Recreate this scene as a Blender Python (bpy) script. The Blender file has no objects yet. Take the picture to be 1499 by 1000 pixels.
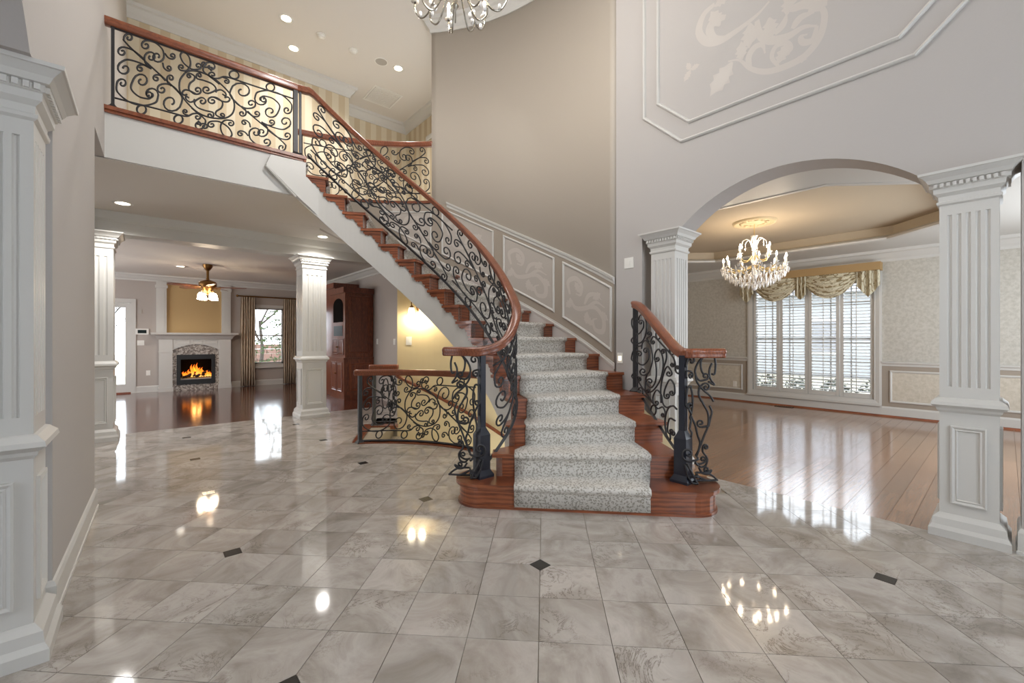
import bpy, math, random
import numpy as np
from mathutils import Vector
random.seed(7)
pi = math.pi
SC = bpy.context.scene
COL = SC.collection

# ------------------------------------------------------------------ camera
FPX, YH, CXP, H = 622.0, 496.0, 749.5, 1.30
YAW = math.radians(40.67)
cam_d = bpy.data.cameras.new('camera'); cam = bpy.data.objects.new('camera', cam_d); COL.objects.link(cam)
cam.location = (0, 0, H); cam.rotation_euler = (pi/2, 0, -YAW)
cam_d.sensor_width = 36; cam_d.lens = FPX/1499*36; cam_d.shift_y = -4/1499; cam_d.clip_start = .05; cam_d.clip_end = 200
SC.camera = cam

# ------------------------------------------------------------------ world, big lights, exposure
world = bpy.data.worlds.new('world'); SC.world = world; world.use_nodes = True
bg = world.node_tree.nodes['Background']; bg.inputs[0].default_value = (.84, .92, 1, 1); bg.inputs[1].default_value = 8.5
SC.view_settings.view_transform = 'Standard'; SC.view_settings.look = 'None'; SC.view_settings.gamma = 1
SC.view_settings.exposure = -0.4; SC.view_settings.use_curve_mapping = False
SC.cycles.use_denoising = True
SC.cycles.max_bounces = 10; SC.cycles.diffuse_bounces = 6; SC.cycles.glossy_bounces = 4
SC.cycles.caustics_reflective = False; SC.cycles.caustics_refractive = False
SC.cycles.sample_clamp_indirect = 6

def area(name, loc, direction, sx, sy, power, color=(1, 1, 1), spread=pi):
    d = bpy.data.lights.new(name, 'AREA'); d.shape = 'RECTANGLE'; d.size = sx; d.size_y = sy; d.energy = power; d.color = color; d.spread = spread
    o = bpy.data.objects.new(name, d); COL.objects.link(o); o.location = loc
    o.rotation_euler = Vector(direction).to_track_quat('-Z', 'Y').to_euler(); return o
# daylight of the study window behind the arch
area('study_daylight', (-3.9, 1.2, 1.5), (1, .1, 0), 1.6, 1.5, 34, (.84, .92, 1))
# daylight of the dining room side window; added fill light for the family room
area('dining_daylight', (7.0, -1.3, 1.5), (0, 1, 0), 2.6, 1.9, 165, (.86, .93, 1))
area('family_fill', (-3.3, 10.8, 1.5), (1, 0, 0), 3.4, 1.9, 190, (.95, .97, 1))

# ------------------------------------------------------------------ photo helpers (pixel -> direction, distance from a plane)
FV = np.array([math.sin(YAW), math.cos(YAW)]); RV = np.array([math.cos(YAW), -math.sin(YAW)])
def atZ(x, y, Z):
    p = (x-CXP)*Z/FPX*RV + Z*FV
    return np.array([p[0], p[1], H+(YH-y)*Z/FPX])
def ath(x, y, h): return atZ(x, y, FPX*(H-h)/(y-YH))
def onX(x, y, X): return atZ(x, y, X/((x-CXP)/FPX*RV[0]+FV[0]))
def onY(x, y, Y): return atZ(x, y, Y/((x-CXP)/FPX*RV[1]+FV[1]))
def proj(p):
    Z = p[0]*FV[0]+p[1]*FV[1]; l = p[0]*RV[0]+p[1]*RV[1]
    return CXP+FPX*l/Z, YH-FPX*(p[2]-H)/Z, Z

# ------------------------------------------------------------------ materials
def s2l(c): return tuple(((v/255)/12.92 if v/255 <= .04045 else ((v/255+.055)/1.055)**2.4) for v in c)
MATS = {}
def mat(name, rgb, rough=.5, metal=0, spec=.5, emit=None, estr=0, bump=None, coat=0):
    m = bpy.data.materials.new(name); m.use_nodes = True; b = m.node_tree.nodes['Principled BSDF']
    b.inputs['Base Color'].default_value = (*s2l(rgb), 1); b.inputs['Roughness'].default_value = rough
    b.inputs['Metallic'].default_value = metal; b.inputs['Specular IOR Level'].default_value = spec
    b.inputs['Coat Weight'].default_value = coat
    if emit is not None:
        b.inputs['Emission Color'].default_value = (*s2l(emit), 1); b.inputs['Emission Strength'].default_value = estr
    if bump:
        nt = m.node_tree; n = nt.nodes.new('ShaderNodeTexNoise'); n.inputs['Scale'].default_value = bump[0]; n.inputs['Detail'].default_value = 3
        tc = nt.nodes.new('ShaderNodeTexCoord'); nt.links.new(tc.outputs['Object'], n.inputs['Vector'])
        bp = nt.nodes.new('ShaderNodeBump'); bp.inputs['Strength'].default_value = bump[1]; bp.inputs['Distance'].default_value = .01
        nt.links.new(n.outputs['Fac'], bp.inputs['Height']); nt.links.new(bp.outputs['Normal'], b.inputs['Normal'])
    MATS[name] = m; return m
class N:
    """small node-graph helper"""
    def __init__(s, m): s.nt = m.node_tree; s.b = s.nt.nodes['Principled BSDF']
    def n(s, t, **kw):
        q = s.nt.nodes.new('ShaderNode'+t)
        for k, v in kw.items():
            if k in q.inputs.keys(): q.inputs[k].default_value = v
            else: setattr(q, k, v)
        return q
    def l(s, a, b): s.nt.links.new(a, b)
    def ramp(s, fac, stops):
        r = s.n('ValToRGB'); e = r.color_ramp.elements
        while len(e) < len(stops): e.new(.5)
        for q, (p, c) in zip(e, stops): q.position = p; q.color = (*s2l(c), 1)
        s.l(fac, r.inputs[0]); return r.outputs[0]
    def mix(s, f, a, b, mode='MIX'):
        m = s.n('Mix', data_type='RGBA', blend_type=mode)
        if isinstance(f, float): m.inputs[0].default_value = f
        else: s.l(f, m.inputs[0])
        s.l(a, m.inputs[6]) if not isinstance(a, tuple) else setattr(m.inputs[6], 'default_value', (*s2l(a), 1))
        s.l(b, m.inputs[7]) if not isinstance(b, tuple) else setattr(m.inputs[7], 'default_value', (*s2l(b), 1))
        return m.outputs[2]
    def coords(s, rand=0, scale=(1, 1, 1)):
        tc = s.n('TexCoord'); mp = s.n('Mapping'); mp.inputs['Scale'].default_value = scale
        s.l(tc.outputs['Object'], mp.inputs['Vector'])
        if rand:
            oi = s.n('ObjectInfo'); mu = s.n('Math', operation='MULTIPLY'); mu.inputs[1].default_value = rand
            s.l(oi.outputs['Random'], mu.inputs[0]); s.l(mu.outputs[0], mp.inputs['Location'])
        return mp.outputs[0]

WALL = mat('wall_paint', (178, 173, 169), .75, bump=(60, .05))
WALLU = mat('wall_paint_beige', (180, 171, 159), .75, bump=(60, .05))
TAUPE = mat('dado_taupe', (158, 147, 134), .7)
PANELF = mat('panel_field', (178, 170, 162), .7)
STENC = mat('stencil_paint', (190, 182, 174), .55)
STENB = mat('stencil_paint_grey', (188, 181, 174), .55)
WHITE = mat('white_trim', (202, 200, 195), .38)
CEIL = mat('ceiling_paint', (218, 213, 206), .85)
YELLOW = mat('stairwell_yellow', (222, 203, 160), .75)
GREYW = mat('family_room_paint', (176, 167, 160), .75)
TAN = mat('niche_tan', (190, 160, 112), .7)
IRON = mat('wrought_iron', (38, 37, 40), .42, spec=.45, bump=(90, .15))
IRONB = mat('newel_iron', (32, 35, 46), .35, spec=.5)
GROUT = mat('grout', (150, 140, 125), .8)
BLACKT = mat('black_insert', (44, 42, 40), .15)
BLACK = mat('fire_black', (18, 18, 19), .4)
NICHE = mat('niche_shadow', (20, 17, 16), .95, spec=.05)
DARKGL = mat('dark_glass', (22, 34, 34), .35, spec=.2)
BRASS = mat('antique_brass', (128, 92, 50), .35, metal=.85)
CHROME = mat('polished_nickel', (168, 164, 154), .18, metal=1)
GILT = mat('gilt', (210, 186, 130), .3, metal=.6)
PLASTER = mat('gilded_plaster', (200, 184, 150), .6)
PLASTIC = mat('white_plastic', (232, 230, 224), .4)
PLASTG = mat('grey_plastic', (176, 170, 162), .5)
CORNICE = mat('cornice_fabric', (172, 142, 98), .8)
TRAYC = mat('tray_ceiling_paint', (190, 176, 154), .8)
BULB = mat('bulb', (255, 240, 210), .3, emit=(255, 232, 200), estr=230)
FANSH = mat('fan_shade_glass', (255, 250, 236), .4, emit=(255, 232, 200), estr=38)
SHADE = mat('frosted_shade', (255, 250, 236), .4, emit=(255, 236, 200), estr=3)
CANL = mat('can_lens', (255, 250, 240), .4, emit=(255, 244, 222), estr=9)
CEMENT = mat('ash_bed', (168, 160, 158), .8)
LOG = mat('charred_log', (58, 42, 34), .9, bump=(40, .6))
SNOW = mat('pale_lawn', (150, 146, 128), .9)
BARK = mat('tree_bark', (64, 56, 50), .9, bump=(20, .5))
LEAF = mat('evergreen_needles', (66, 82, 44), .7)
HEDGE = mat('hedge_leaves', (56, 64, 52), .7)
SIDING = mat('house_siding', (150, 153, 157), .8)
ROOFM = mat('house_shingles', (132, 132, 136), .9)
BRICKT = mat('terrace_brick', (126, 98, 88), .9)

def crystal():
    m = mat('crystal', (250, 250, 250), .05, spec=1); b = N(m).b
    b.inputs['Transmission Weight'].default_value = .12; b.inputs['IOR'].default_value = 1.5; return m
CRYSTAL = crystal()
def glass():
    m = bpy.data.materials.new('window_glass'); m.use_nodes = True; nt = m.node_tree; nt.nodes.clear()
    o = nt.nodes.new('ShaderNodeOutputMaterial'); t = nt.nodes.new('ShaderNodeBsdfTransparent'); g = nt.nodes.new('ShaderNodeBsdfGlossy')
    g.inputs['Roughness'].default_value = .02; fr = nt.nodes.new('ShaderNodeFresnel'); fr.inputs['IOR'].default_value = 1.45
    mx = nt.nodes.new('ShaderNodeMixShader'); nt.links.new(fr.outputs[0], mx.inputs[0]); nt.links.new(t.outputs[0], mx.inputs[1]); nt.links.new(g.outputs[0], mx.inputs[2])
    nt.links.new(mx.outputs[0], o.inputs[0]); return m
GLASS = glass()

def wood(name, c1, c2, c3, rough, scale=(1, 1, 1), rand=40., coat=.3, ring=7, axis='Y', dist=6.0):
    m = mat(name, c1, rough, coat=coat); g = N(m); co = g.coords(rand, scale)
    n1 = g.n('TexNoise', Scale=3.0, Detail=5.0, Roughness=.6); g.l(co, n1.inputs['Vector'])
    w = g.n('TexWave', wave_type='BANDS', bands_direction=axis, Scale=ring, Distortion=dist, Detail=3.0); w.inputs['Detail Scale'].default_value = 1.2; g.l(co, w.inputs['Vector'])
    a = g.ramp(w.outputs['Fac'], [(.0, c3), (.5, c1), (1, c2)])
    b = g.ramp(n1.outputs['Fac'], [(.3, c3), (.62, c2)])
    c = g.mix(.45, a, b)
    oi = g.n('ObjectInfo'); hsv = g.n('HueSaturation'); mr = g.n('MapRange'); mr.inputs[3].default_value = .82; mr.inputs[4].default_value = 1.15
    g.l(oi.outputs['Random'], mr.inputs[0]); g.l(mr.outputs[0], hsv.inputs['Value']); g.l(c, hsv.inputs['Color'])
    g.l(hsv.outputs[0], g.b.inputs['Base Color']); g.b.inputs['Coat Roughness'].default_value = .12
    return m
OAK = wood('red_oak_stain', (136, 73, 45), (158, 92, 58), (88, 44, 28), .3, (1.3, 1.3, 6.5), ring=1.5, axis='Z', dist=6.5)
OAKR = wood('handrail_wood', (132, 72, 46), (150, 86, 56), (104, 54, 34), .28, (3, 3, 3))
CHERRY = wood('cherry_cabinet', (112, 56, 34), (132, 70, 42), (84, 38, 24), .3, (6, 6, 1.2), coat=.4)
PLANK = wood('dining_plank', (150, 114, 88), (164, 126, 98), (128, 92, 68), .17, (1.2, 14, 1), coat=.7)
def familyfloor():
    m = wood('family_floor_wood', (92, 48, 34), (110, 58, 40), (70, 34, 24), .14, (1, 7, 1), coat=.5); g = N(m)
    tc = g.n('TexCoord'); br = g.n('TexBrick', Scale=1.0); br.inputs['Brick Width'].default_value = 1.3; br.inputs['Row Height'].default_value = .11; br.inputs['Mortar Size'].default_value = .003
    br.inputs['Color1'].default_value = (.75, .75, .75, 1); br.inputs['Color2'].default_value = (1, 1, 1, 1); br.inputs['Mortar'].default_value = (.35, .35, .35, 1)
    g.l(tc.outputs['Object'], br.inputs['Vector']); old = g.b.inputs['Base Color'].links[0].from_socket
    g.l(g.mix(1.0, old, br.outputs['Color'], 'MULTIPLY'), g.b.inputs['Base Color']); return m
FAMW = familyfloor()

def marble():
    m = mat('polished_marble', (178, 168, 153), .06, spec=.6); g = N(m); co = g.coords(60.)
    n1 = g.n('TexNoise', Scale=2.6, Detail=9.0, Roughness=.62, Distortion=.9); g.l(co, n1.inputs['Vector'])
    base = g.ramp(n1.outputs['Fac'], [(.28, (138, 129, 120)), (.43, (163, 155, 147)), (.58, (186, 179, 172)), (.74, (150, 141, 132))])
    n2 = g.n('TexNoise', Scale=4.0, Detail=7.0, Roughness=.7, Distortion=2.2); g.l(co, n2.inputs['Vector'])
    ab = g.n('Math', operation='SUBTRACT'); ab.inputs[1].default_value = .5; g.l(n2.outputs['Fac'], ab.inputs[0])
    a2 = g.n('Math', operation='ABSOLUTE'); g.l(ab.outputs[0], a2.inputs[0])
    vein = g.ramp(a2.outputs[0], [(.0, (255, 255, 255)), (.018, (70, 70, 70)), (.05, (0, 0, 0))])
    n3 = g.n('TexNoise', Scale=3.0, Detail=2.0); g.l(co, n3.inputs['Vector'])
    msk = g.ramp(n3.outputs['Fac'], [(.48, (0, 0, 0)), (.68, (235, 235, 235))])
    vm = g.mix(1.0, vein, msk, 'MULTIPLY')
    c = g.mix(vm, base, (98, 87, 77))
    oi = g.n('ObjectInfo'); hsv = g.n('HueSaturation'); mr = g.n('MapRange'); mr.inputs[3].default_value = .88; mr.inputs[4].default_value = 1.1
    g.l(oi.outputs['Random'], mr.inputs[0]); g.l(mr.outputs[0], hsv.inputs['Value']); g.l(c, hsv.inputs['Color'])
    g.l(hsv.outputs[0], g.b.inputs['Base Color']); return m
MARBLE = marble()

def leafcarpet():
    m = mat('leaf_carpet', (206, 203, 190), .95, spec=.1); g = N(m); co = g.coords()
    def leaves(scale, off, lw):
        mp = g.n('Mapping'); mp.inputs['Location'].default_value = off; g.l(co, mp.inputs['Vector'])
        v = g.n('TexVoronoi', Scale=scale, Randomness=.85); g.l(mp.outputs[0], v.inputs['Vector'])
        sub = g.n('VectorMath', operation='SUBTRACT'); g.l(mp.outputs[0], sub.inputs[0]); g.l(v.outputs['Position'], sub.inputs[1])
        sc_ = g.n('VectorMath', operation='SCALE'); sc_.inputs['Scale'].default_value = 1.; g.l(v.outputs['Color'], sc_.inputs[0])
        mu_ = g.n('VectorMath', operation='MULTIPLY'); mu_.inputs[1].default_value = (6.28, 6.28, 6.28); g.l(v.outputs['Color'], mu_.inputs[0])
        vr = g.n('VectorRotate', rotation_type='EULER_XYZ'); g.l(sub.outputs[0], vr.inputs['Vector']); g.l(mu_.outputs[0], vr.inputs['Rotation'])
        m2 = g.n('VectorMath', operation='MULTIPLY'); m2.inputs[1].default_value = (1, lw, 1.0); g.l(vr.outputs[0], m2.inputs[0])
        ln = g.n('VectorMath', operation='LENGTH'); g.l(m2.outputs[0], ln.inputs[0]); return g.ramp(ln.outputs['Value'], [(.0092, (255, 255, 255)), (.0120, (0, 0, 0))])
    f = g.mix(1.0, leaves(44., (0, 0, 0), 2.3), leaves(50., (.37, .21, .53), 2.5), 'LIGHTEN'); c = g.mix(f, (210, 206, 199), (160, 155, 145))
    g.l(c, g.b.inputs['Base Color'])
    n = g.n('TexNoise', Scale=500.0); g.l(co, n.inputs['Vector']); bp = g.n('Bump'); bp.inputs['Strength'].default_value = .35; bp.inputs['Distance'].default_value = .006
    g.l(n.outputs['Fac'], bp.inputs['Height']); g.l(bp.outputs[0], g.b.inputs['Normal']); return m
CARPET = leafcarpet()

def mottled(name, c1, c2, scale, rough=.7, stretch=(1, 1, 1)):
    m = mat(name, c1, rough); g = N(m); co = g.coords(0, stretch); n = g.n('TexNoise', Scale=scale, Detail=6.0, Roughness=.7); g.l(co, n.inputs['Vector'])
    g.l(g.ramp(n.outputs['Fac'], [(.38, c1), (.6, c2)]), g.b.inputs['Base Color']); return m
DINWALL = mottled('dining_wallpaper', (180, 176, 166), (197, 193, 184), 22)
DINBOX = mottled('dado_wallpaper', (192, 184, 168), (208, 200, 186), 18)
CURT = mottled('curtain_fabric', (168, 148, 126), (190, 172, 150), 12, .9, (3, 3, .6))
def stripes():
    m = mat('striped_wallpaper', (206, 186, 152), .7); g = N(m); tc = g.n('TexCoord')
    sp = g.n('SeparateXYZ'); g.l(tc.outputs['Object'], sp.inputs[0]); ad = g.n('Math', operation='ADD'); g.l(sp.outputs[0], ad.inputs[0]); g.l(sp.outputs[1], ad.inputs[1])
    mu = g.n('Math', operation='MULTIPLY'); mu.inputs[1].default_value = 4.2; g.l(ad.outputs[0], mu.inputs[0]); fr = g.n('Math', operation='FRACT'); g.l(mu.outputs[0], fr.inputs[0])
    g.l(g.ramp(fr.outputs[0], [(.0, (208, 197, 174)), (.48, (208, 197, 174)), (.52, (192, 175, 147)), (1, (192, 175, 147))]), g.b.inputs['Base Color']); return m
STRIPE = stripes()
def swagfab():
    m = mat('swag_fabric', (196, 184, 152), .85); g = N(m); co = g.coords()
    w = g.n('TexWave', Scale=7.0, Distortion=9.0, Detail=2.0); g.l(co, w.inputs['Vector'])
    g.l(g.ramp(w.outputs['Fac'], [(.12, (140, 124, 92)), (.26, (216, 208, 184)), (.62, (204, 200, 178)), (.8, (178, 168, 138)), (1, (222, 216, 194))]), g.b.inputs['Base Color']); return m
SWAG = swagfab()
def mosaic():
    m = mat('mosaic_tile', (150, 140, 130), .25); g = N(m); co = g.coords(); v = g.n('TexVoronoi', Scale=32.0); g.l(co, v.inputs['Vector'])
    sp = g.n('SeparateColor'); g.l(v.outputs['Color'], sp.inputs[0])
    g.l(g.ramp(sp.outputs[0], [(.1, (108, 96, 88)), (.5, (152, 142, 132)), (.9, (188, 178, 166))]), g.b.inputs['Base Color']); return m
MOSAIC = mosaic()
def flame():
    m = mat('flame', (255, 150, 40), .8, emit=(255, 140, 30), estr=1.6); g = N(m); tc = g.n('TexCoord'); sp = g.n('SeparateXYZ'); g.l(tc.outputs['Generated'], sp.inputs[0])
    g.l(g.ramp(sp.outputs[2], [(.0, (255, 214, 120)), (.45, (255, 150, 40)), (1, (214, 62, 12))]), g.b.inputs['Emission Color']); return m
FLAME = flame()

# ------------------------------------------------------------------ geometry helpers
ORG = {}
class G:
    def __init__(s): s.v = []; s.f = []
    def add(s, v, f):
        o = len(s.v); s.v += [tuple(map(float, p)) for p in v]; s.f += [tuple(i+o for i in q) for q in f]; return s
    def box(s, x0, x1, y0, y1, z0, z1):
        return s.add([(x0, y0, z0), (x1, y0, z0), (x1, y1, z0), (x0, y1, z0), (x0, y0, z1), (x1, y0, z1), (x1, y1, z1), (x0, y1, z1)],
                     [(0, 3, 2, 1), (4, 5, 6, 7), (0, 1, 5, 4), (1, 2, 6, 5), (2, 3, 7, 6), (3, 0, 4, 7)])
    def prism(s, poly, z0, z1):
        n = len(poly)
        return s.add([(x, y, z0) for x, y in poly]+[(x, y, z1) for x, y in poly],
                     [tuple(range(n-1, -1, -1)), tuple(range(n, 2*n))]+[(i, (i+1) % n, n+(i+1) % n, n+i) for i in range(n)])
    def prismf(s, poly, fn, d0, d1):
        """polygon in wall coordinates (a,b) made solid between depths d0,d1 by fn(a,b,d)"""
        n = len(poly)
        return s.add([fn(a, b, d0) for a, b in poly]+[fn(a, b, d1) for a, b in poly],
                     [tuple(range(n-1, -1, -1)), tuple(range(n, 2*n))]+[(i, (i+1) % n, n+(i+1) % n, n+i) for i in range(n)])
    def grid(s, rows, cu=False, cv=False):
        m, n = len(rows), len(rows[0]); v = [p for r in rows for p in r]; f = []
        for i in range(m if cu else m-1):
            for j in range(n if cv else n-1):
                f.append((i*n+j, i*n+(j+1) % n, ((i+1) % m)*n+(j+1) % n, ((i+1) % m)*n+j))
        return s.add(v, f)
    def tube(s, pts, r, n=6, caps=True):
        P = np.array(pts, float); T = np.gradient(P, axis=0); T /= np.linalg.norm(T, axis=1)[:, None]+1e-12
        up = np.array([0, 0, 1.]) if abs(T[0][2]) < .9 else np.array([1., 0, 0])
        u = np.cross(T[0], up); u /= np.linalg.norm(u); rows = []
        for i in range(len(P)):
            u = u-T[i]*(u@T[i]); u /= np.linalg.norm(u)+1e-12; w = np.cross(T[i], u)
            rr = r[i] if hasattr(r, '__len__') else r
            rows.append([P[i]+rr*(math.cos(2*pi*k/n)*u+math.sin(2*pi*k/n)*w) for k in range(n)])
        o = len(s.v); s.grid(rows, cv=True)
        if caps: s.f.append(tuple(o+k for k in range(n-1, -1, -1))); s.f.append(tuple(o+(len(P)-1)*n+k for k in range(n)))
        return s
    def lathe(s, c, prof, n=16):
        return s.grid([[(c[0]+r*math.cos(2*pi*k/n), c[1]+r*math.sin(2*pi*k/n), c[2]+z) for k in range(n)] for r, z in prof], cv=True)
    def square(s, cx, cy, prof):
        """square moulded stack; prof = (half width, z)"""
        rows = [[(cx-h, cy-h, z), (cx+h, cy-h, z), (cx+h, cy+h, z), (cx-h, cy+h, z)] for h, z in prof]
        o = len(s.v); s.grid(rows, cv=True); k = len(s.v); s.f.append((o+3, o+2, o+1, o)); s.f.append((k-4, k-3, k-2, k-1)); return s
    def sweep(s, path, prof, closed=False, side=1, zf=None):
        """profile (out, z) along a plan polyline, mitred; out to the left (side=1) or right"""
        P = [np.array(p[:2], float) for p in path]; n = len(P); rows = []
        for i in range(n):
            a = P[i-1] if (i > 0 or closed) else None; b = P[(i+1) % n] if (i < n-1 or closed) else None
            ds = [d/np.linalg.norm(d) for d in ([P[i]-a] if a is not None else [])+([b-P[i]] if b is not None else [])]
            ns = [np.array([-d[1], d[0]])*side for d in ds]
            m = sum(ns); m = m/max(m@ns[0], 1e-6) if len(ns) == 1 else m/max(1e-6, (m@ns[0]))
            z0 = zf(i) if zf else 0
            rows.append([(P[i][0]+m[0]*o, P[i][1]+m[1]*o, z+z0) for o, z in prof])
        o = len(s.v); s.grid(rows, cu=closed, cv=True); k = len(prof)
        if not closed: s.f.append(tuple(o+j for j in range(k))); s.f.append(tuple(o+(n-1)*k+j for j in range(k-1, -1, -1)))
        return s
    def frame(s, poly, fn, prof):
        """closed moulding along a polygon in wall coordinates; prof = (inset, depth)"""
        P = [np.array(p, float) for p in poly]; n = len(P); ar = sum(P[i][0]*P[(i+1) % n][1]-P[(i+1) % n][0]*P[i][1] for i in range(n)); sg = 1 if ar > 0 else -1; rows = []
        for i in range(n):
            d1 = P[i]-P[i-1]; d2 = P[(i+1) % n]-P[i]; d1 /= np.linalg.norm(d1); d2 /= np.linalg.norm(d2)
            n1 = np.array([-d1[1], d1[0]])*sg; n2 = np.array([-d2[1], d2[0]])*sg; m = n1+n2; m /= m@n1
            rows.append([fn(*(P[i]+m*o), d) for o, d in prof])
        return s.grid(rows, cu=True, cv=True)
    def ball(s, c, r, n=10, m=6, sz=1):
        return s.lathe(c, [(max(r*math.sin(pi*i/m), 1e-4), -r*sz*math.cos(pi*i/m)) for i in range(m+1)], n)
    def build(s, name, m, parent=None, smooth=False, kind=None, org=None):
        o0 = Vector(ORG.get(parent.as_pointer(), (0, 0, 0))) if parent else Vector((0, 0, 0))
        if org is not None: loc = Vector(org)-o0; base = Vector(org)
        else: loc = Vector((0, 0, 0)); base = o0
        me = bpy.data.meshes.new(name); me.from_pydata([(x-base.x, y-base.y, z-base.z) for x, y, z in s.v], [], s.f); me.update()
        import bmesh
        bm = bmesh.new(); bm.from_mesh(me); bmesh.ops.recalc_face_normals(bm, faces=bm.faces); bm.to_mesh(me); bm.free()
        if smooth:
            for p in me.polygons: p.use_smooth = True
        me.materials.append(m); o = bpy.data.objects.new(name, me); COL.objects.link(o); o.location = loc
        if parent: o.parent = parent
        ORG[o.as_pointer()] = tuple(base)
        if kind: o['kind'] = kind
        return o
KEEP = []
def thing(name, label, cat, loc=(0, 0, 0), group=None):
    o = bpy.data.objects.new(name, None); COL.objects.link(o); o.location = loc; ORG[o.as_pointer()] = tuple(map(float, loc)); KEEP.append(o)
    o['label'] = label; o['category'] = cat
    if group: o['group'] = group
    return o
def tag(o, label, cat, group=None):
    o['label'] = label; o['category'] = cat
    if group: o['group'] = group
    return o
def struct(o, label=None, cat=None):
    o['kind'] = 'structure'
    if label: o['label'] = label
    if cat: o['category'] = cat
    return o
def lamp(name, loc, power, r=.05, color=(1, .86, .68), parent=None, spot=None):
    d = bpy.data.lights.new(name, 'SPOT' if spot else 'POINT'); d.energy = power; d.color = color; d.shadow_soft_size = r
    if spot: d.spot_size = spot; d.spot_blend = .6
    o = bpy.data.objects.new(name, d); COL.objects.link(o)
    o.location = Vector(loc)-Vector(ORG.get(parent.as_pointer(), (0, 0, 0))) if parent else loc
    if parent: o.parent = parent
    return o
def rnd(pts, n=8):
    """Catmull-Rom through points"""
    P = [np.array(p, float) for p in pts]; P = [2*P[0]-P[1]]+P+[2*P[-1]-P[-2]]; out = []
    for i in range(1, len(P)-2):
        a, b, c, d = P[i-1:i+3]
        for k in range(n):
            t = k/n; out.append(.5*((2*b)+(-a+c)*t+(2*a-5*b+4*c-d)*t*t+(-a+3*b-3*c+d)*t**3))
    out.append(P[-2]); return out

# ------------------------------------------------------------------ house dimensions
RIS = .187; NST = 18; H2 = RIS*NST; H1 = 2.93; ZC = 6.15; HF = 2.86
C = np.array([1.10, 3.67]); RI, RO = 1.60, 3.00
A = {1: -50.5, 2: -43, 3: -34.8, 4: -26.3, 5: -18, 6: -10.2, 7: -2.5}
for k in range(8, 19): A[k] = 5+(k-8)*7.48
A[19] = A[18]+7.48
def pol(R, deg, z=None):
    t = math.radians(deg); p = (C[0]+R*math.cos(t), C[1]+R*math.sin(t))
    return p if z is None else (*p, z)
AK = [A[k] for k in range(1, 19)]; HK = [k*RIS for k in range(1, 19)]
def nose(deg): return float(np.interp(deg, AK, HK))
XR, XL = 4.0, -.34
ARC = lambda a, b, n: [a+(b-a)*i/n for i in range(n+1)]

# ------------------------------------------------------------------ marble floor: slab, tiles, inserts
def clip(poly, nx, ny, c):
    """keep nx*x+ny*y<=c"""
    out = []
    for i in range(len(poly)):
        p, q = poly[i-1], poly[i]; a = nx*p[0]+ny*p[1]-c; b = nx*q[0]+ny*q[1]-c
        if (a > 1e-9) != (b > 1e-9):
            t = a/(a-b); out.append((p[0]+t*(q[0]-p[0]), p[1]+t*(q[1]-p[1])))
        if b <= 1e-9: out.append(q)
    return out
HA, HB, HRI, HRO = -35, 60, 1.86, 2.97     # basement stairwell: angles and radii
def floorpieces(poly):
    for q in ((1, 0, 4.02), (0, 1, 7.85)):
        poly = clip(poly, *q)
        if len(poly) < 3: return []
    rs = [math.hypot(x-C[0], y-C[1]) for x, y in poly]; ang = [math.degrees(math.atan2(y-C[1], x-C[0])) for x, y in poly]
    if max(rs) < HRI or min(rs) > HRO+.3 or min(ang) > HB or max(ang) < HA: return [poly]
    t = math.radians(HB); nx, ny = -math.sin(t), math.cos(t); cc = nx*C[0]+ny*C[1]
    keep = [clip(poly, -nx, -ny, -cc)]; rest = clip(poly, nx, ny, cc)
    for i in range(72):
        if len(rest) < 3: break
        m = math.radians(i*5+2.5); rest = clip(rest, math.cos(m), math.sin(m), HRI+math.cos(m)*C[0]+math.sin(m)*C[1])
    keep.append(rest)
    return [p for p in keep if len(p) >= 3 and abs(sum(p[i-1][0]*p[i][1]-p[i][0]*p[i-1][1] for i in range(len(p)))) > 1e-3]
# slab in convex pieces round the stairwell
sl = G(); sl.box(-3.4, 1.0, -2.2, 7.85, -.3, -.009); sl.box(1.0, 4.02, -2.2, 1.2, -.3, -.009)
for i in range(-60, 91, 5):
    a0, a1 = i, i+5
    if i >= HB: continue
    sl.prism([pol(0.02, a0), pol(HRI, a0), pol(HRI, a1), pol(.02, a1)], -.3, -.009)
th = math.radians(HB); e = (math.cos(th), math.sin(th))
sl.prism([pol(.02, HB), (C[0]+6*e[0], 7.85), (1.0, 7.85), (1.0, C[1])], -.3, -.009)
sl.prism([pol(HRO+.1, a) for a in (HB, 50, 40, 30, 20, 10)]+[(4.4, 4.1), (4.4, 7.85), (C[0]+4.18/math.tan(th), 7.85)], -.3, -.009)
for a0 in range(-90, -33, 3): sl.prism([pol(.05, a0), pol(3.5, a0), pol(3.5, a0+3), pol(.05, a0+3)], -.3, -.009)
floor = struct(sl.build('floor', GROUT)); floor['label'] = 'polished marble foyer floor with small black diamond inserts'
TS = .2394*H; g0 = ath(790.7, 826.8, 0); EI = np.array([1, -1])/math.sqrt(2); EJ = np.array([1, 1])/math.sqrt(2)
DI = .062
tiles = []
def gp(i, j): return g0[:2]+TS*(i*EI+j*EJ)
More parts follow.
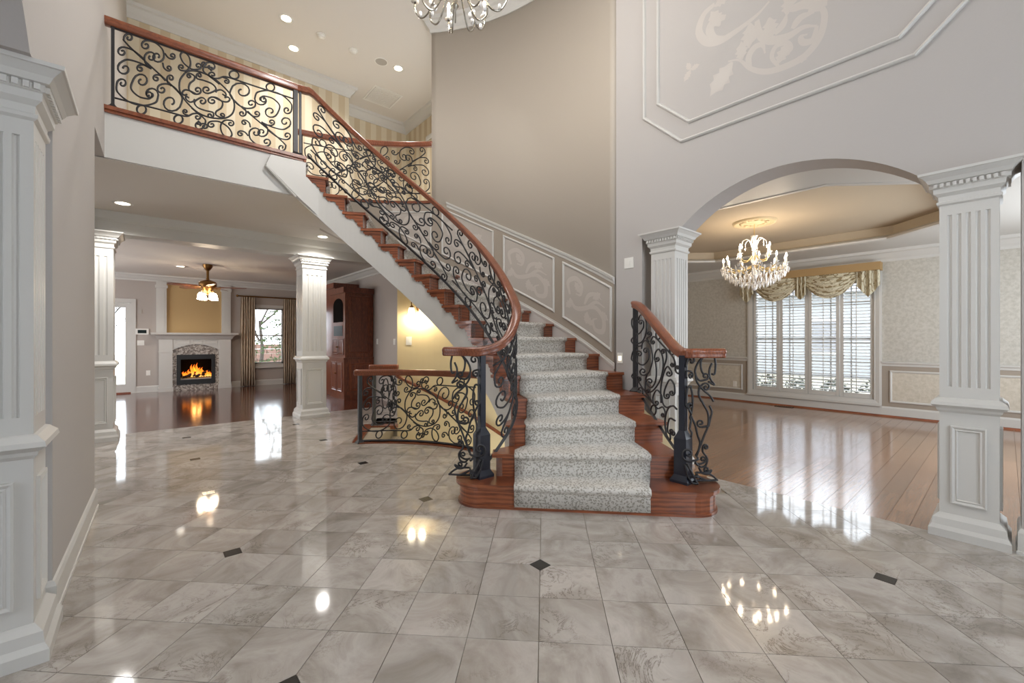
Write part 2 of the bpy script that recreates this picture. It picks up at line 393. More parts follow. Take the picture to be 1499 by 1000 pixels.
for i in range(-26, 16):
    for j in range(-16, 26):
        c = gp(i+.5, j+.5)
        if not (-1.9 < c[0] < 4.4 and -1.4 < c[1] < 8.2): continue
        if c[0] < XL-.3 and c[1] < 4.2: continue
        hw = TS/2-.0015
        poly = [tuple(c+hw*(a*EI+b*EJ)) for a, b in ((-1, -1), (1, -1), (1, 1), (-1, 1))]
        whole = True
        for di in (0, 1):
            for dj in (0, 1):
                if (i+di) % 3 == 0 and (j+dj) % 3 == 0 and ((i+di)//3+(j+dj)//3) % 2 == 0:
                    q = gp(i+di, j+dj); dv = (c-q); dv = dv/np.linalg.norm(dv)
                    # cut the corner at the insert edge
                    poly = clip(poly, -dv[0], -dv[1], -(dv@q)-DI/math.sqrt(2)-.001); whole = False
        ps = floorpieces(poly)
        if len(ps) == 1 and len(ps[0]) == 4 and whole and all(abs(x-u)+abs(y-w) < 1e-6 for (x, y), (u, w) in zip(ps[0], poly)): kind = 1
        else: kind = 0
        for p in ps: tiles.append((kind, c, p))
def vis(c):
    Z = c@FV; l = c@RV
    if Z < .6: return 0
    x = CXP+FPX*l/Z; y = YH+FPX*H/Z
    if not (-60 < x < 1560 and y < 1080): return 0
    v = c-C; R = math.hypot(*v)
    return 1/Z**3
tiles.sort(key=lambda t: -vis(t[1]))
hw = TS/2-.0015
tm = G().prism([tuple(hw*(a*EI+b*EJ)) for a, b in ((-1, -1), (1, -1), (1, 1), (-1, 1))], -.009, 0)
first = None; rest = G()
for n, (kind, c, p) in enumerate(tiles):
    if n < 296 and vis(c) > 0:
        if kind and first is not None:
            o = bpy.data.objects.new('floor_tile', first); COL.objects.link(o); o.location = (c[0], c[1], 0); o.parent = floor
        else:
            o = G().prism(p, -.009, 0).build('floor_tile', MARBLE, floor, org=(c[0], c[1], 0))
            if kind: first = o.data
    else: rest.prism(p, -.009, 0)
rest.build('floor_tile_field', MARBLE, floor, kind='stuff')
dm = None
for i in range(-27, 16, 3):
    for j in range(-15, 27, 3):
        if ((i//3)+(j//3)) % 2: continue
        c = gp(i, j); v = c-C; R = math.hypot(*v)
        if not (-1.0 < c[0] < 3.95 and -1 < c[1] < 7.8) or vis(c) == 0 or (c[0] < XL and c[1] < 4.4): continue
        if HRI-.1 < R < 3.2 and -60 < math.degrees(math.atan2(v[1], v[0])) < HB+2: continue
        d = DI-.002
        if dm is None:
            o = G().prism([tuple(c+d*np.array(q)) for q in (EI, EJ, -EI, -EJ)], -.009, .0003).build('diamond_insert', BLACKT, floor, org=(c[0], c[1], 0)); dm = o.data
        else:
            o = bpy.data.objects.new('diamond_insert', dm); COL.objects.link(o); o.location = (c[0], c[1], 0); o.parent = floor

# dining room floor: planks running away from the foyer
fd = struct(G().box(4.02, 9.4, -2.0, 5.6, -.3, -.012).build('floor_dining', GROUT)); fd['label'] = 'brown hardwood plank floor of the dining room'
PW = .127; y = -.45; r = 0; pm = {}
while y < 5.55:
    x = 4.02
    cut = (r*.47) % 1.5
    ends = [4.02]+[4.02+cut+1.5*q for q in range(5) if 4.02+cut+1.5*q > 4.3 and 4.02+cut+1.5*q < 9.3]+[9.4]
    for a, b in zip(ends, ends[1:]):
        if a > 4.02 or True:
            G().box(a+.001, b-.001, y+.001, y+PW-.001, -.012, -.0005).build('floor_plank', PLANK, fd, org=((a+b)/2, y+PW/2, 0))
    y += PW; r += 1
ff = struct(G().box(-3.4, 4.6, 7.85, 13.6, -.3, -.0005).build('floor_family_room', FAMW)); ff['label'] = 'dark red-brown hardwood floor of the family room'

# ------------------------------------------------------------------ walls
def wallYZ(poly, X0, X1): return G().prismf(poly, lambda a, b, d: (d, a, b), X0, X1)
def archpts(y0, y1, h, rise, n=24):
    w = (y1-y0)/2; R = (w*w+rise*rise)/(2*rise); cy = (y0+y1)/2; cz = h+rise-R; t = math.asin(w/R)
    return [(cy+R*math.sin(-t+2*t*i/n), cz+R*math.cos(-t+2*t*i/n)) for i in range(n+1)]
CAPT = 2.395
ar = archpts(.374, 2.095, CAPT, .345)
OY0, OY1 = -.06, 2.53
wr = G()
wr.add(*(lambda g: (g.v, g.f))(wallYZ([(OY1, 0), (2.86, 0), (2.86, ZC), (OY1, ZC)], XR, 4.28)))
for (a, za), (b, zb) in zip([(OY0, CAPT)]+ar, ar+[(OY1, CAPT)]):
    if b-a > 1e-6: wr.add(*(lambda g: (g.v, g.f))(wallYZ([(a, za), (b, zb), (b, ZC), (a, ZC)], XR, 4.28)))
wr.add(*(lambda g: (g.v, g.f))(wallYZ([(-2.2, 0), (OY0, 0), (OY0, ZC), (-2.2, ZC)], XR, 4.28)))
wall_right = struct(wr.build('wall_right', WALL)); wall_right['label'] = 'tall greige foyer wall pierced by the dining room arch'
# left wall with its own arch towards the study
arl = archpts(.78, 2.44, CAPT, .345)
LY0, LY1 = .32, 2.95
wl = G()
for (a, za), (b, zb) in zip([(LY0, CAPT)]+arl, arl+[(LY1, CAPT)]):
    if b-a > 1e-6: wl.add(*(lambda g: (g.v, g.f))(wallYZ([(a, za), (b, zb), (b, ZC), (a, ZC)], XL-.28, XL)))
xl = lambda y: XL+.022*(y-LY1)
wl.prism([(XL-.28, LY1), (XL, LY1), (xl(4.56), 4.56), (XL-.28, 4.56)], 0, ZC); wl.prism([(XL-.28, 4.56), (xl(4.56), 4.56), (xl(8.4), 8.4), (XL-.28, 8.4)], H1, ZC); wl.box(XL-.28, XL, -2.2, LY0, 0, ZC)
wall_left = struct(wl.build('wall_left', WALL)); wall_left['label'] = 'tall pale foyer wall running under the balcony end'
# front wall (behind the camera) with the glazed entrance
wf = G(); wf.box(XL-.28, .5, -2.2, -2.1, 0, ZC); wf.box(3.2, 4.28, -2.2, -2.1, 0, ZC); wf.box(.5, 3.2, -2.2, -2.1, 2.6, 3.6).box(.5, 3.2, -2.2, -2.1, 5.0, ZC).box(.5, .95, -2.2, -2.1, 3.6, 5.0).box(2.75, 3.2, -2.2, -2.1, 3.6, 5.0)
struct(wf.build('wall_front', WALL))
fdr = thing('door_2', 'dark wood front door with glazed sidelights', 'door', (1.85, -2.15, 0)); fdr['kind'] = 'structure'
G().box(1.38, 2.32, -2.18, -2.13, 0, 2.15).build('leaf', CHERRY, fdr); G().box(.5, 1.32, -2.19, -2.11, 0, .3).box(2.38, 3.2, -2.19, -2.11, 0, .3).box(1.32, 1.38, -2.19, -2.1, 0, 2.6).box(2.32, 2.38, -2.19, -2.1, 0, 2.6).box(1.38, 2.32, -2.19, -2.1, 2.15, 2.25).build('frame', WHITE, fdr)
sw = G().box(-4.3, -4.2, -2.2, .4, 0, 3.0).box(-4.3, -4.2, 2.0, 4.5, 0, 3.0).box(-4.3, -4.2, .4, 2.0, 0, .75).box(-4.3, -4.2, .4, 2.0, 2.25, 3.0).box(-4.2, XL-.28, -2.3, -2.2, 0, 3.0).box(-4.2, XL-.28, 4.3, 4.4, 0, 3.0)
struct(sw.build('wall_study', GREYW)); struct(G().box(-4.3, XL-.28, -2.3, 4.56, 3.0, 3.1).build('ceiling_study', CEIL)); struct(G().box(-4.3, XL-.28, -2.2, 4.3, -.008, -.002).build('floor_study', FAMW))

# curved wall: lower yellow stairwell lining, upper wall, dado, stencils
def polarstrip(g, R0, R1, th, zb, zt):
    rows = []
    for t in th: rows.append([pol(R0, t, zb(t)), pol(R0, t, zt(t)), pol(R1, t, zt(t)), pol(R1, t, zb(t))])
    o = len(g.v); g.grid(rows, cv=True); n = len(th); g.f.append((o, o+1, o+2, o+3)); g.f.append(tuple(o+4*(n-1)+i for i in (3, 2, 1, 0))); return g
SOF = lambda t: max(-.02, nose(t)-.54)
TEND = 43.0
cw = polarstrip(G(), RO, RO+.13, ARC(-15.2, TEND, 36), lambda t: nose(t)-.3, lambda t: ZC)
polarstrip(cw, RO, RO+.13, ARC(TEND, 80, 20), lambda t: nose(t)-.3, lambda t: H2+.02)
wall_curved = struct(cw.build('wall_curved', WALLU, smooth=False)); wall_curved['label'] = 'tall curved beige wall following the outside of the staircase'
for p in wall_curved.data.polygons: p.use_smooth = abs(p.normal.z) < .1 and p.area > .05
polarstrip(G(), RO-.02, RO+.13, ARC(-33, 53, 48), lambda t: -1.7, lambda t: max(.0, nose(t)-.3)).build('stairwell_lining', YELLOW, wall_curved)
CH = lambda t: 2.36+.0257*t
SK = lambda t: 1.395+.0262*t
polarstrip(G(), RO-.004, RO+.01, ARC(-15.1, 76, 60), SK, lambda t: min(CH(t), H2-.02)).build('dado', TAUPE, wall_curved)
polarstrip(G(), RO-.006, RO+.01, ARC(-15.1, 79, 60), lambda t: nose(t)-.3, SK).build('skirt_board', WHITE, wall_curved)
def curvefn(t, b, d): return pol(RO-d, t, b)
def arcmould(name, zf, prof, t0, t1):
    rows = [[pol(RO-o, t, zf(t)+z) for o, z in prof] for t in ARC(t0, t1, 40)]
    g = G(); g.grid(rows, cv=True); k = len(prof); g.f.append(tuple(range(k))); g.f.append(tuple(len(g.v)-1-i for i in range(k)))
    return g.build(name, WHITE, wall_curved)
arcmould('chair_rail', lambda t: CH(t), [(0, -.05), (.012, -.05), (.016, -.02), (.03, 0), (.034, .025), (0, .03)], -15.4, 38.4)
arcmould('skirt_cap', SK, [(0, -.03), (.014, -.03), (.018, .0), (.012, .014), (.012, .03), (0, .034)], -15.4, 77)
def stroke_ribbon(g, pts, w, fn, d=.0015):
    d = .0004+.00001*(len(g.v) % 97)
    P = rnd(pts, 7); n = len(P); L = []; R_ = []
    for i in range(n):
        t = P[min(i+1, n-1)]-P[max(i-1, 0)]; t = t/(np.linalg.norm(t)+1e-9); m = np.array([-t[1], t[0]]); ww = w*(.25+.75*math.sin(pi*min(1, .12+i/(n-1)*.95)))
        L.append(fn(*(P[i]+m*ww), d)); R_.append(fn(*(P[i]-m*ww), d))
    return g.grid([L, R_])
def leafshape(g, x, y, L, ang, fn, w=.34, d=.002):
    d = .0016+.00001*(len(g.v) % 89)
    """acanthus-like lobed leaf"""
    pts = []
    for s_, wf_ in ((1, 1), (-1, 1)):
        seq = [(0, .04), (.18, .16), (.26, .30), (.36, .20), (.48, .36), (.58, .22), (.72, .28), (.82, .12), (1, 0)]
        seq = seq if s_ == 1 else list(reversed(seq[:-1]))
        pts += [(a*L, s_*b*L*w/.36) for a, b in seq]
    ca, sa = math.cos(ang), math.sin(ang)
    V = [fn(x+a*ca-b*sa, y+a*sa+b*ca, d) for a, b in pts]; c = fn(x+.45*L*ca, y+.45*L*sa, d); n = len(V)
    return g.add(V+[c], [(i, (i+1) % n, n) for i in range(n)])
k180 = 180/pi
def wpanel(t0, t1):
    top = lambda t: min(2.262+.0258*t, H2-.12); bot = lambda t: 1.535+.0262*t
    up = [(t, top(t)) for t in ARC(t0, t1, 10)]; dn = [(t, bot(t)) for t in ARC(t1, t0, 10)]
    # metric coordinates along the arc
    to = lambda p: (math.radians(p[0])*RO, p[1]); fn = lambda a, b, d: pol(RO-d, a/RO*k180, b)
    poly = [to(p) for p in up+dn]
    fld = G(); rows = [[pol(RO-.007, t, bot(t)+.01), pol(RO-.007, t, top(t)-.01)] for t in ARC(t0-(.3 if t0 > t1 else -.3), t1+(.3 if t0 > t1 else -.3), 10)]; fld.grid(rows)
    pf = fld.build('panel_field', PANELF, wall_curved)
    fr = G(); fr.frame(poly, fn, [(-.002, 0), (0, .018), (.012, .024), (.026, .016), (.03, 0)]); fr.build('panel_moulding', WHITE, wall_curved)
    tm_ = (t0+t1)/2; cx_, cy_ = math.radians(tm_)*RO, (top(tm_)+bot(tm_))/2; sl_ = .0258*k180/RO
    sg = G(); f2 = lambda a, b, d: fn(cx_-a, cy_+b-a*sl_*.6, d+.0075)
    for q, w in (([(-.3, .05), (-.33, .2), (-.2, .27), (-.1, .2), (-.12, .08), (-.2, .08)], .03), ([(-.3, .0), (-.2, -.1), (0, -.05), (.15, .05), (.3, .02)], .028),
                 ([(.0, -.05), (.15, -.02), (.28, -.12), (.27, -.26), (.14, -.28), (.1, -.18), (.17, -.14)], .032), ([(-.05, -.02), (.02, .1), (.14, .14), (.24, .1)], .025)):
        stroke_ribbon(sg, [np.array(z) for z in q], w, f2)
    for x_, y_, a_ in ((-.12, .1, 2.2), (.1, .08, .6), (.0, -.1, -1.7), (.22, -.05, -.4), (-.25, -.02, -2.4), (.1, -.24, 2.6)): leafshape(sg, x_, y_, .16, a_, f2)
    sg.build('scroll_stencil', STENC, pf)
for a, b in ((20.8, 4.3), (1.6, -14.6), (40, 23.8), (58, 43)): wpanel(a, b)

# second-floor slab, balcony fascia and edge
slab = [(XL, 5.27), (1.39, 5.27), pol(RO+.1, 79.8)]+[pol(RO+.1, t) for t in ARC(78, 20, 20)]+[(4.5, 4.7), (4.5, 8.95), (XL, 8.95)]
sg = G(); pts2 = slab
# built from a fan of quads between the edge and the back wall
for i in range(1, len(slab)-4):
    p, q = slab[i], slab[i+1]; sg.prism([p, q, (q[0], 8.95), (p[0], 8.95)] if q[0] > p[0]+1e-5 else [p, q, (q[0]+.001, 8.95), (p[0], 8.95)], H1, H2)
sg.prism([(XL, 5.27), (1.39, 5.27), (1.39, 8.95), (XL, 8.95)], H1, H2)
struct(sg.build('floor_upper', WHITE))['label'] = 'white edge of the upstairs balcony floor'
CL1 = struct(G().box(-3.4, 1.37, 5.29, 7.6, H1-.006, H1).box(1.37, 4.2, 6.7, 7.6, H1-.006, H1).build('ceiling_lower', CEIL)); CL1['label'] = 'low ceiling under the balcony'
polarstrip(G(), RO-.03, RO+.35, ARC(62, 86, 12), lambda t: H1-.005, lambda t: H1-.001).build('ceiling_edge', CEIL, CL1)
struct(G().box(-3.4, 4.6, 7.6, 13.7, HF, HF+.1).build('ceiling_family_room', CEIL))
struct(G().box(-3.4, XL-.28, 4.56, 5.3, H1, H1+.1).build('ceiling_passage', CEIL))
struct(G().box(-3.4, 4.7, -2.2, 9.1, ZC, ZC+.15).build('ceiling', CEIL))['label'] = 'high pale ceiling over foyer and upstairs hall'
bt = G().box(XL, 1.39, 5.225, 5.33, H2-.012, H2+.022).box(XL, 1.39, 5.245, 5.27, H2-.034, H2-.012)
struct(bt.build('trim_balcony_edge', OAKR))['label'] = 'red-brown wood edging along the balcony'
struct(G().sweep([(-3.4, 7.46), (3.8, 7.46)], [(0, 2.655), (.0, HF+.1), (.3, HF+.1), (.3, 2.655)]).sweep([(-3.4, 7.46), (3.8, 7.46)], [(0, HF-.06), (-.03, HF-.03), (-.06, H1), (0, H1)]).build('trim_beam', WHITE))['label'] = 'white beam carried by the family room columns'
# hall walls upstairs
hw_ = G().box(XL, 2.97, 8.3, 8.45, H2, ZC).box(2.87, 2.969, 8.44, 8.95, H2, ZC).box(2.87, 4.6, 8.95, 9.1, H2, ZC).box(4.5, 4.65, 4.6, 8.96, H2, ZC)
struct(hw_.build('wall_hall', STRIPE))['label'] = 'striped beige wallpaper wall of the upstairs hall'
CROWN = [(0, -.19), (.016, -.19), (.022, -.15), (.05, -.12), (.09, -.06), (.12, -.045), (.13, 0), (0, 0)]
crown = lambda name, path, z, side=1, sc=1, m=WHITE: struct(G().sweep(path, [(o*sc, q*sc+z) for o, q in CROWN], side=side).build(name, m))
crown('trim_1', [(XL, 8.3), (2.97, 8.3), (2.97, 8.95), (4.5, 8.95), (4.5, 4.7)], ZC, side=-1)['label'] = 'white crown moulding of the upstairs hall'
crown('trim_2', [pol(RO, t) for t in ARC(-15.2, TEND, 30)]+[pol(RO+.13, TEND)], ZC)['label'] = 'white crown moulding on the curved wall'
crown('trim_3', [(XR, -2.1), (XR, 2.86)], ZC)
crown('trim_4', [(XL, 8.3), (XL, -2.1)], ZC)
# gallery door casing seen over the far rail
G().box(4.47, 4.51, 7.0, 7.1, H2, H2+2.1).box(4.47, 4.51, 7.0, 8.0, H2+2.1, H2+2.2).build('trim_5', WHITE)['kind'] = 'structure'

# baseboards of the foyer
BASE = [(0, 0), (.022, 0), (.022, .02), (.016, .022), (.016, .13), (.008, .15), (0, .155)]
bb = lambda name, path, side=1: struct(G().sweep(path, BASE, side=side).build(name, WHITE))
bb('baseboard_left', [(XL-.28, 4.56), (xl(4.56), 4.56), (XL, LY1), (XL-.28, LY1)], 1)['label'] = 'white baseboard along the left foyer wall'
bb('baseboard_right', [(4.28, OY1), (XR, OY1), (XR, 2.84)], 1)
bb('baseboard_right_front', [(XR, -2.1), (XR, OY0), (4.28, OY0)], 1)

# raised octagonal frames and stencil on the right wall
fR = lambda a, b, d: (XR-d, a, b)
yc = 1.25
def octa(hw_, b0, b1, c): return [(yc-hw_+c, b0), (yc+hw_-c, b0), (yc+hw_, b0+c*.93), (yc+hw_, b1-c), (yc+hw_-c, b1), (yc-hw_+c, b1), (yc-hw_, b1-c), (yc-hw_, b0+c*.93)]
MP = [(0, 0), (.002, .016), (.012, .026), (.024, .02), (.032, .006), (.034, 0)]
struct(G().frame(octa(1.265, 3.232, 5.7, .42), fR, MP).build('trim_6', WHITE))['label'] = 'outer octagonal wall moulding above the arch'
struct(G().frame(octa(1.105, 3.395, 5.54, .34), fR, MP).build('trim_7', WHITE))['label'] = 'inner octagonal wall moulding above the arch'
def wp(x, y): p = onX(x, y, XR); return np.array([p[1], p[2]])
st = G()
cA = lambda x, y: wp(960+x*.2, y*.2)
for pts, w in (([(430, 30), (350, 110), (315, 230), (370, 305), (470, 300), (600, 220), (740, 110), (830, 10)], .035),
               ([(510, 125), (430, 150), (395, 220), (430, 275), (520, 265)], .04), ([(740, 150), (760, 250), (840, 295), (960, 270), (1080, 200), (1180, 190)], .035),
               ([(1180, 190), (1150, 290), (1080, 310), (1060, 270), (1110, 250)], .025), ([(1190, 20), (1235, 110), (1200, 270), (1090, 410), (940, 490), (800, 525), (690, 500), (610, 440), (530, 450)], .028),
               ([(690, 500), (680, 420), (720, 350), (780, 330), (800, 390)], .028), ([(900, 490), (850, 420), (880, 340), (960, 315), (990, 360), (945, 395), (930, 360)], .02),
               ([(1190, 60), (1100, 30), (1000, 60), (960, 30)], .035), ([(870, 250), (930, 180), (960, 100)], .03), ([(1000, 210), (1060, 130), (1160, 90)], .03)):
    stroke_ribbon(st, [cA(*p) for p in pts], w, fR)
    q = [cA(*p) for p in pts]
    mir = [(2*yc-a, b) for a, b in q]
for x_, y_, L, an in ((560, 455, .3, -2.3), (630, 440, .17, 1.6), (690, 170, .22, -1.6), (470, 190, .2, 2.0), (830, 130, .2, -1.5), (960, 110, .18, 1.4), (1110, 110, .22, .6), (890, 470, .17, 1.0), (1010, 440, .1, -.4), (430, 50, .16, .3)):
    p = cA(x_, y_); leafshape(st, p[0], p[1], L, pi-an, fR)
sten = st.build('scroll_stencil', STENB, wall_right)
p = cA(255, 510); lf = G(); leafshape(lf, p[0], p[1], .11, pi+2.2, fR); leafshape(lf, p[0], p[1], .09, pi-.1, fR); leafshape(lf, p[0], p[1], .09, pi-2.0, fR); lf.build('leaf_stencil', STENC, wall_right)

# ------------------------------------------------------------------ columns
def column(cx, cy, hw_, top, label, flutes=5, sc=1.0, group='square fluted columns'):
    t = thing('column', label, 'column', (cx, cy, 0), group); k = top/2.395
    G().square(cx, cy, [(hw_+.05, 0), (hw_+.05, .05), (hw_+.035, .075), (hw_+.03, .12), (hw_+.012, .14), (hw_+.004, .15)]).build('plinth', WHITE, t)
    G().square(cx, cy, [(hw_, .14), (hw_, .84*k)]).build('pedestal', WHITE, t)
    G().square(cx, cy, [(hw_, .815*k), (hw_+.012, .83*k), (hw_+.016, .845*k), (hw_+.04, .865*k), (hw_+.036, .885*k), (hw_+.012, .91*k), (hw_, .915*k)]).build('pedestal_cap', WHITE, t)
    for q in range(4):
        ca, sa = round(math.cos(q*pi/2)), round(math.sin(q*pi/2))
        fn = lambda a, b, d: (cx+(hw_+d)*ca-a*sa, cy+(hw_+d)*sa+a*ca, b)
        w = hw_-.052
        G().frame([(-w, .22), (w, .22), (w, .73*k), (-w, .73*k)], fn, [(0, 0), (0, .012), (.008, .014), (.02, .006), (.028, .01), (.034, 0)]).build('panel_moulding', WHITE, t)
    z0, z1 = .985*k, 2.115*k
    sec = []
    for q in range(4):
        ca, sa = round(math.cos(q*pi/2)), round(math.sin(q*pi/2)); pts = [(hw_, -hw_)]
        pitch = 2*hw_*.80/flutes
        for i in range(flutes):
            c0 = (i-(flutes-1)/2)*pitch; w = pitch*.26
            pts += [(hw_, c0-w), (hw_-.007, c0-w*.6), (hw_-.010, c0), (hw_-.007, c0+w*.6), (hw_, c0+w)]
        sec += [(cx+a*ca-b*sa, cy+a*sa+b*ca) for a, b in pts]
    G().prism(sec, z0, z1).square(cx, cy, [(hw_, .9*k), (hw_, z0)]).square(cx, cy, [(hw_, z1), (hw_, top-.1)]).build('shaft', WHITE, t)
    c = top
    G().square(cx, cy, [(hw_, c-.215), (hw_+.012, c-.205), (hw_+.014, c-.19), (hw_+.004, c-.185), (hw_+.006, c-.155), (hw_+.026, c-.135), (hw_+.028, c-.105), (hw_+.036, c-.10), (hw_+.036, c-.072), (hw_+.05, c-.068), (hw_+.062, c-.045), (hw_+.088, c-.018), (hw_+.096, c-.016), (hw_+.098, c)]).build('capital', WHITE, t)
    d = G(); n = 11
    for q in range(4):
        ca, sa = round(math.cos(q*pi/2)), round(math.sin(q*pi/2))
        for i in range(n):
            b = -hw_-.03+(2*hw_+.06)*(i+.5)/n; a0, a1, w = hw_+.03, hw_+.048, .009
            P = [(cx+a*ca-(b+e_)*sa, cy+a*sa+(b+e_)*ca) for a, e_ in ((a0, -w), (a1, -w), (a1, w), (a0, w))]; d.prism(P, c-.098, c-.074)
    d.build('dentil_course', WHITE, t); return t
column(4.14, .16, .132, 2.395, 'large square fluted column at the near end of the dining room arch')
column(4.14, 2.295, .132, 2.395, 'square fluted column rising behind the short right stair rail')
column(-.48, 2.70, .132, 2.395, 'white fluted column standing in the study opening beside the pale wall')
column(-.48, .56, .132, 2.395, 'white fluted column at the entrance end of the study arch')
column(2.10, 7.63, .185, 2.66, 'white column between marble floor and family room beside the basement rail', flutes=4)
column(-.51, 7.63, .185, 2.66, 'white column between marble floor and family room near the glass door', flutes=4)

# ------------------------------------------------------------------ staircase
ST = thing('staircase', 'curved wooden staircase with white stringer and scrolled brackets', 'staircase', (C[0], C[1], 0))
NOS = .032
def tread_poly(k, over=True):
    ri = {2: 1.40, 3: 1.51, 4: 1.57}.get(k, RI-.03); ro = {2: 2.90, 3: 2.95, 4: 3.0}.get(k, RO-.002)
    a0 = A[k]; a1 = A[k+1]
    n = 5; ins = [pol(ri, a1+.6)]+[]
    front_i = (ri, a0-math.degrees(NOS/ri)); front_o = (ro, a0-math.degrees(NOS/ro))
    pts = [pol(*front_i)]+[pol(front_i[0]+(front_o[0]-front_i[0])*q/4, front_i[1]+(front_o[1]-front_i[1])*q/4) for q in (1, 2, 3)]+[pol(*front_o)]
    pts += [pol(ro, a0+(a1+.6-a0)*q/n) for q in range(1, n+1)]
    if k <= 4:
        rn = {2: 1.51, 3: 1.57, 4: 1.57}[k]
        pts += [pol(rn+.05, a1+.6)]
        pts += [pol(ri, a0+(a1-a0)*.55)]
    else:
        pts += [pol(ri, a1+.9-(a1-a0)*q/n) for q in range(n)]
    return pts
pLn, pRn = np.array([2.058, 2.773]), np.array([3.18, 1.62])
def capsule(rl, rr, ext=0):
    d = (pRn-pLn)/np.linalg.norm(pRn-pLn); n = np.array([d[1], -d[0]]); n = n if n@np.array([-1, -1]) > 0 else -n
    pts = []
    for i in range(17):
        t = pi*i/16; pts.append(pLn+rl*(n*math.cos(t)-d*math.sin(t)))
    pts.append(np.array(pol(1.62, -41.5))); pts.append(np.array(pol(2.9, -41)))
    for i in range(17):
        t = pi*(1-i/16); pts.append(pRn+rr*(n*math.cos(t)+d*math.sin(t)))
    return [tuple(p) for p in pts]
for k in range(1, 18):
    if k == 1:
        G().prism(capsule(.205, .235), RIS-.032, RIS).build('tread', OAK, ST, org=(*pol(2.3, A[1]), RIS))
        G().prism(capsule(.175, .205), 0, RIS-.03).build('riser', OAK, ST, org=(*pol(2.3, A[1]), RIS/2))
        G().prism(capsule(.188, .218), 0, .022).build('shoe_moulding', OAK, ST, org=(*pol(2.3, A[1]), 0))
        G().prism(capsule(.186, .216), RIS-.046, RIS-.03).build('cove_moulding', OAK, ST, org=(*pol(2.3, A[1]), RIS))
        continue
    z = k*RIS; am = (A[k]+A[k+1])/2
    G().prism(tread_poly(k), z-.03, z).build('tread', OAK, ST, org=(*pol(2.3, am), z))
    ri = {2: 1.43, 3: 1.54, 4: 1.60}.get(k, RI); ro = {2: 2.87, 3: 2.92, 4: 2.97}.get(k, RO)
    G().prism([pol(ri, A[k]), pol(ro, A[k]), pol(ro, A[k]+math.degrees(.02/ro)), pol(ri, A[k]+math.degrees(.02/ri))], z-RIS, z-.03).build('riser', OAK, ST, org=(*pol(2.3, A[k]), z-.1))
G().prism([pol(RI-.02, A[18]), pol(RO, A[18]), pol(RO, A[18]+.8), pol(RI-.02, A[18]+.8)], H2-RIS, H2-.02).build('riser', OAK, ST, org=(*pol(2.3, A[18]), H2-.1))
# scrolled brackets under the tread ends on the open side
bp2 = [(0, 0), (1.0, 0), (1.0, -.18), (.93, -.2), (.88, -.33), (.80, -.28), (.74, -.36), (.62, -.30), (.50, -.36), (.44, -.55), (.30, -.62), (.33, -.75), (.24, -.88), (.10, -.90), (.06, -1.0), (0, -1.0)]
for k in range(5, 18):
    w = math.radians(A[k+1]-A[k])*RI; z = k*RIS-.03
    fn = lambda a, b, d: pol(RI-.004-d, A[k]+math.degrees(a/RI), z+b)
    G().prismf([(a*w*.98, b*.155) for a, b in bp2], fn, 0, .012).build('bracket', OAK, ST, org=(*pol(RI, A[k]), z))
# stringer: painted inner face and soffit
sg = G()
for k in range(2, 18):
    ri = {2: 1.43, 3: 1.54, 4: 1.60}.get(k, RI)
    th_ = ARC(A[k], A[k+1], 4)
    polarstrip(sg, ri, ri+.05, th_, SOF, lambda t: k*RIS-.03)
polarstrip(sg, RI+.0, RI+.05, ARC(A[18], 88, 3), lambda t: min(2.96+(t-86)*.022, 2.97) if t > 86 else SOF(t)+(t-A[18])*.026, lambda t: H2-.03)
sg.build('stringer', WHITE, ST)
sofz = lambda t: max(-.02, min(nose(t)-.30, H1-.003))
so = G(); so.grid([[pol(RI, t, sofz(t)), pol(RO-.01, t, sofz(t))] for t in ARC(-40, 85, 70)]); so.build('soffit', CEIL, ST, smooth=True)
G().prismf([(p[0], p[2]) for p in (onY(x, y, 5.235) for x, y in ((396, 227), (447, 239), (447, 258), (470, 285), (470, 321), (435, 288), (389, 241)))], lambda a, b, d: (a, d, b), 5.215, 5.262).build('stringer_end', WHITE, ST)
G().tube([onY(389, 242, 5.21), onY(433, 288, 5.21)], .012).build('stringer_bead', WHITE, ST)

# stair runner carpet
rin = {1: 1.50, 2: 1.58, 3: 1.68, 4: 1.745, 5: 1.765}; rout = {1: 2.665, 2: 2.66, 3: 2.655, 4: 2.68, 5: 2.78}
rows = []
for k in range(1, 19):
    z = k*RIS; a = A[k]; ri = rin.get(k, 1.77); ro = rout.get(k, 2.80); n = 10; T = .013
    if k == 1:
        d = (pRn-pLn)/np.linalg.norm(pRn-pLn); nn = np.array([d[1], -d[0]]); nn = nn if nn@np.array([-1, -1]) > 0 else -nn
        fl = lambda s_, off: (pLn+(pRn-pLn)*s_)+nn*((.205+.03*s_)+off)
        s0, s1 = .175, .80
        line = lambda off, zz: [(*fl(s0+(s1-s0)*q/n, off), zz) for q in range(n+1)]
        rows += [line(-.012, .022), line(-.014, RIS-.06), line(-.004, RIS-.045), line(.016, RIS-.03), line(.02, RIS-.012), line(.008, RIS+.012), line(-.06, RIS+T)]
    else:
        def arcrow(off, zz, a=a, ri=ri, ro=ro): return [pol(ri+(ro-ri)*q/n, a-math.degrees(off/(ri+(ro-ri)*q/n)), zz) for q in range(n+1)]
        rows += [arcrow(.014, z-RIS+T), arcrow(.014, z-.06), arcrow(.022, z-.045), arcrow(NOS+.014, z-.032), arcrow(NOS+.018, z-.012), arcrow(NOS+.004, z+.011), arcrow(-.06, z+T)]
g = G(); g.grid(rows); rug = g.build('stair_runner', CARPET, smooth=True)
so_ = rug.modifiers.new('thick', 'SOLIDIFY'); so_.thickness = .012; so_.offset = -1
tag(rug, 'pale carpet runner with grey-green leaf sprigs over the curved stairs', 'carpet')

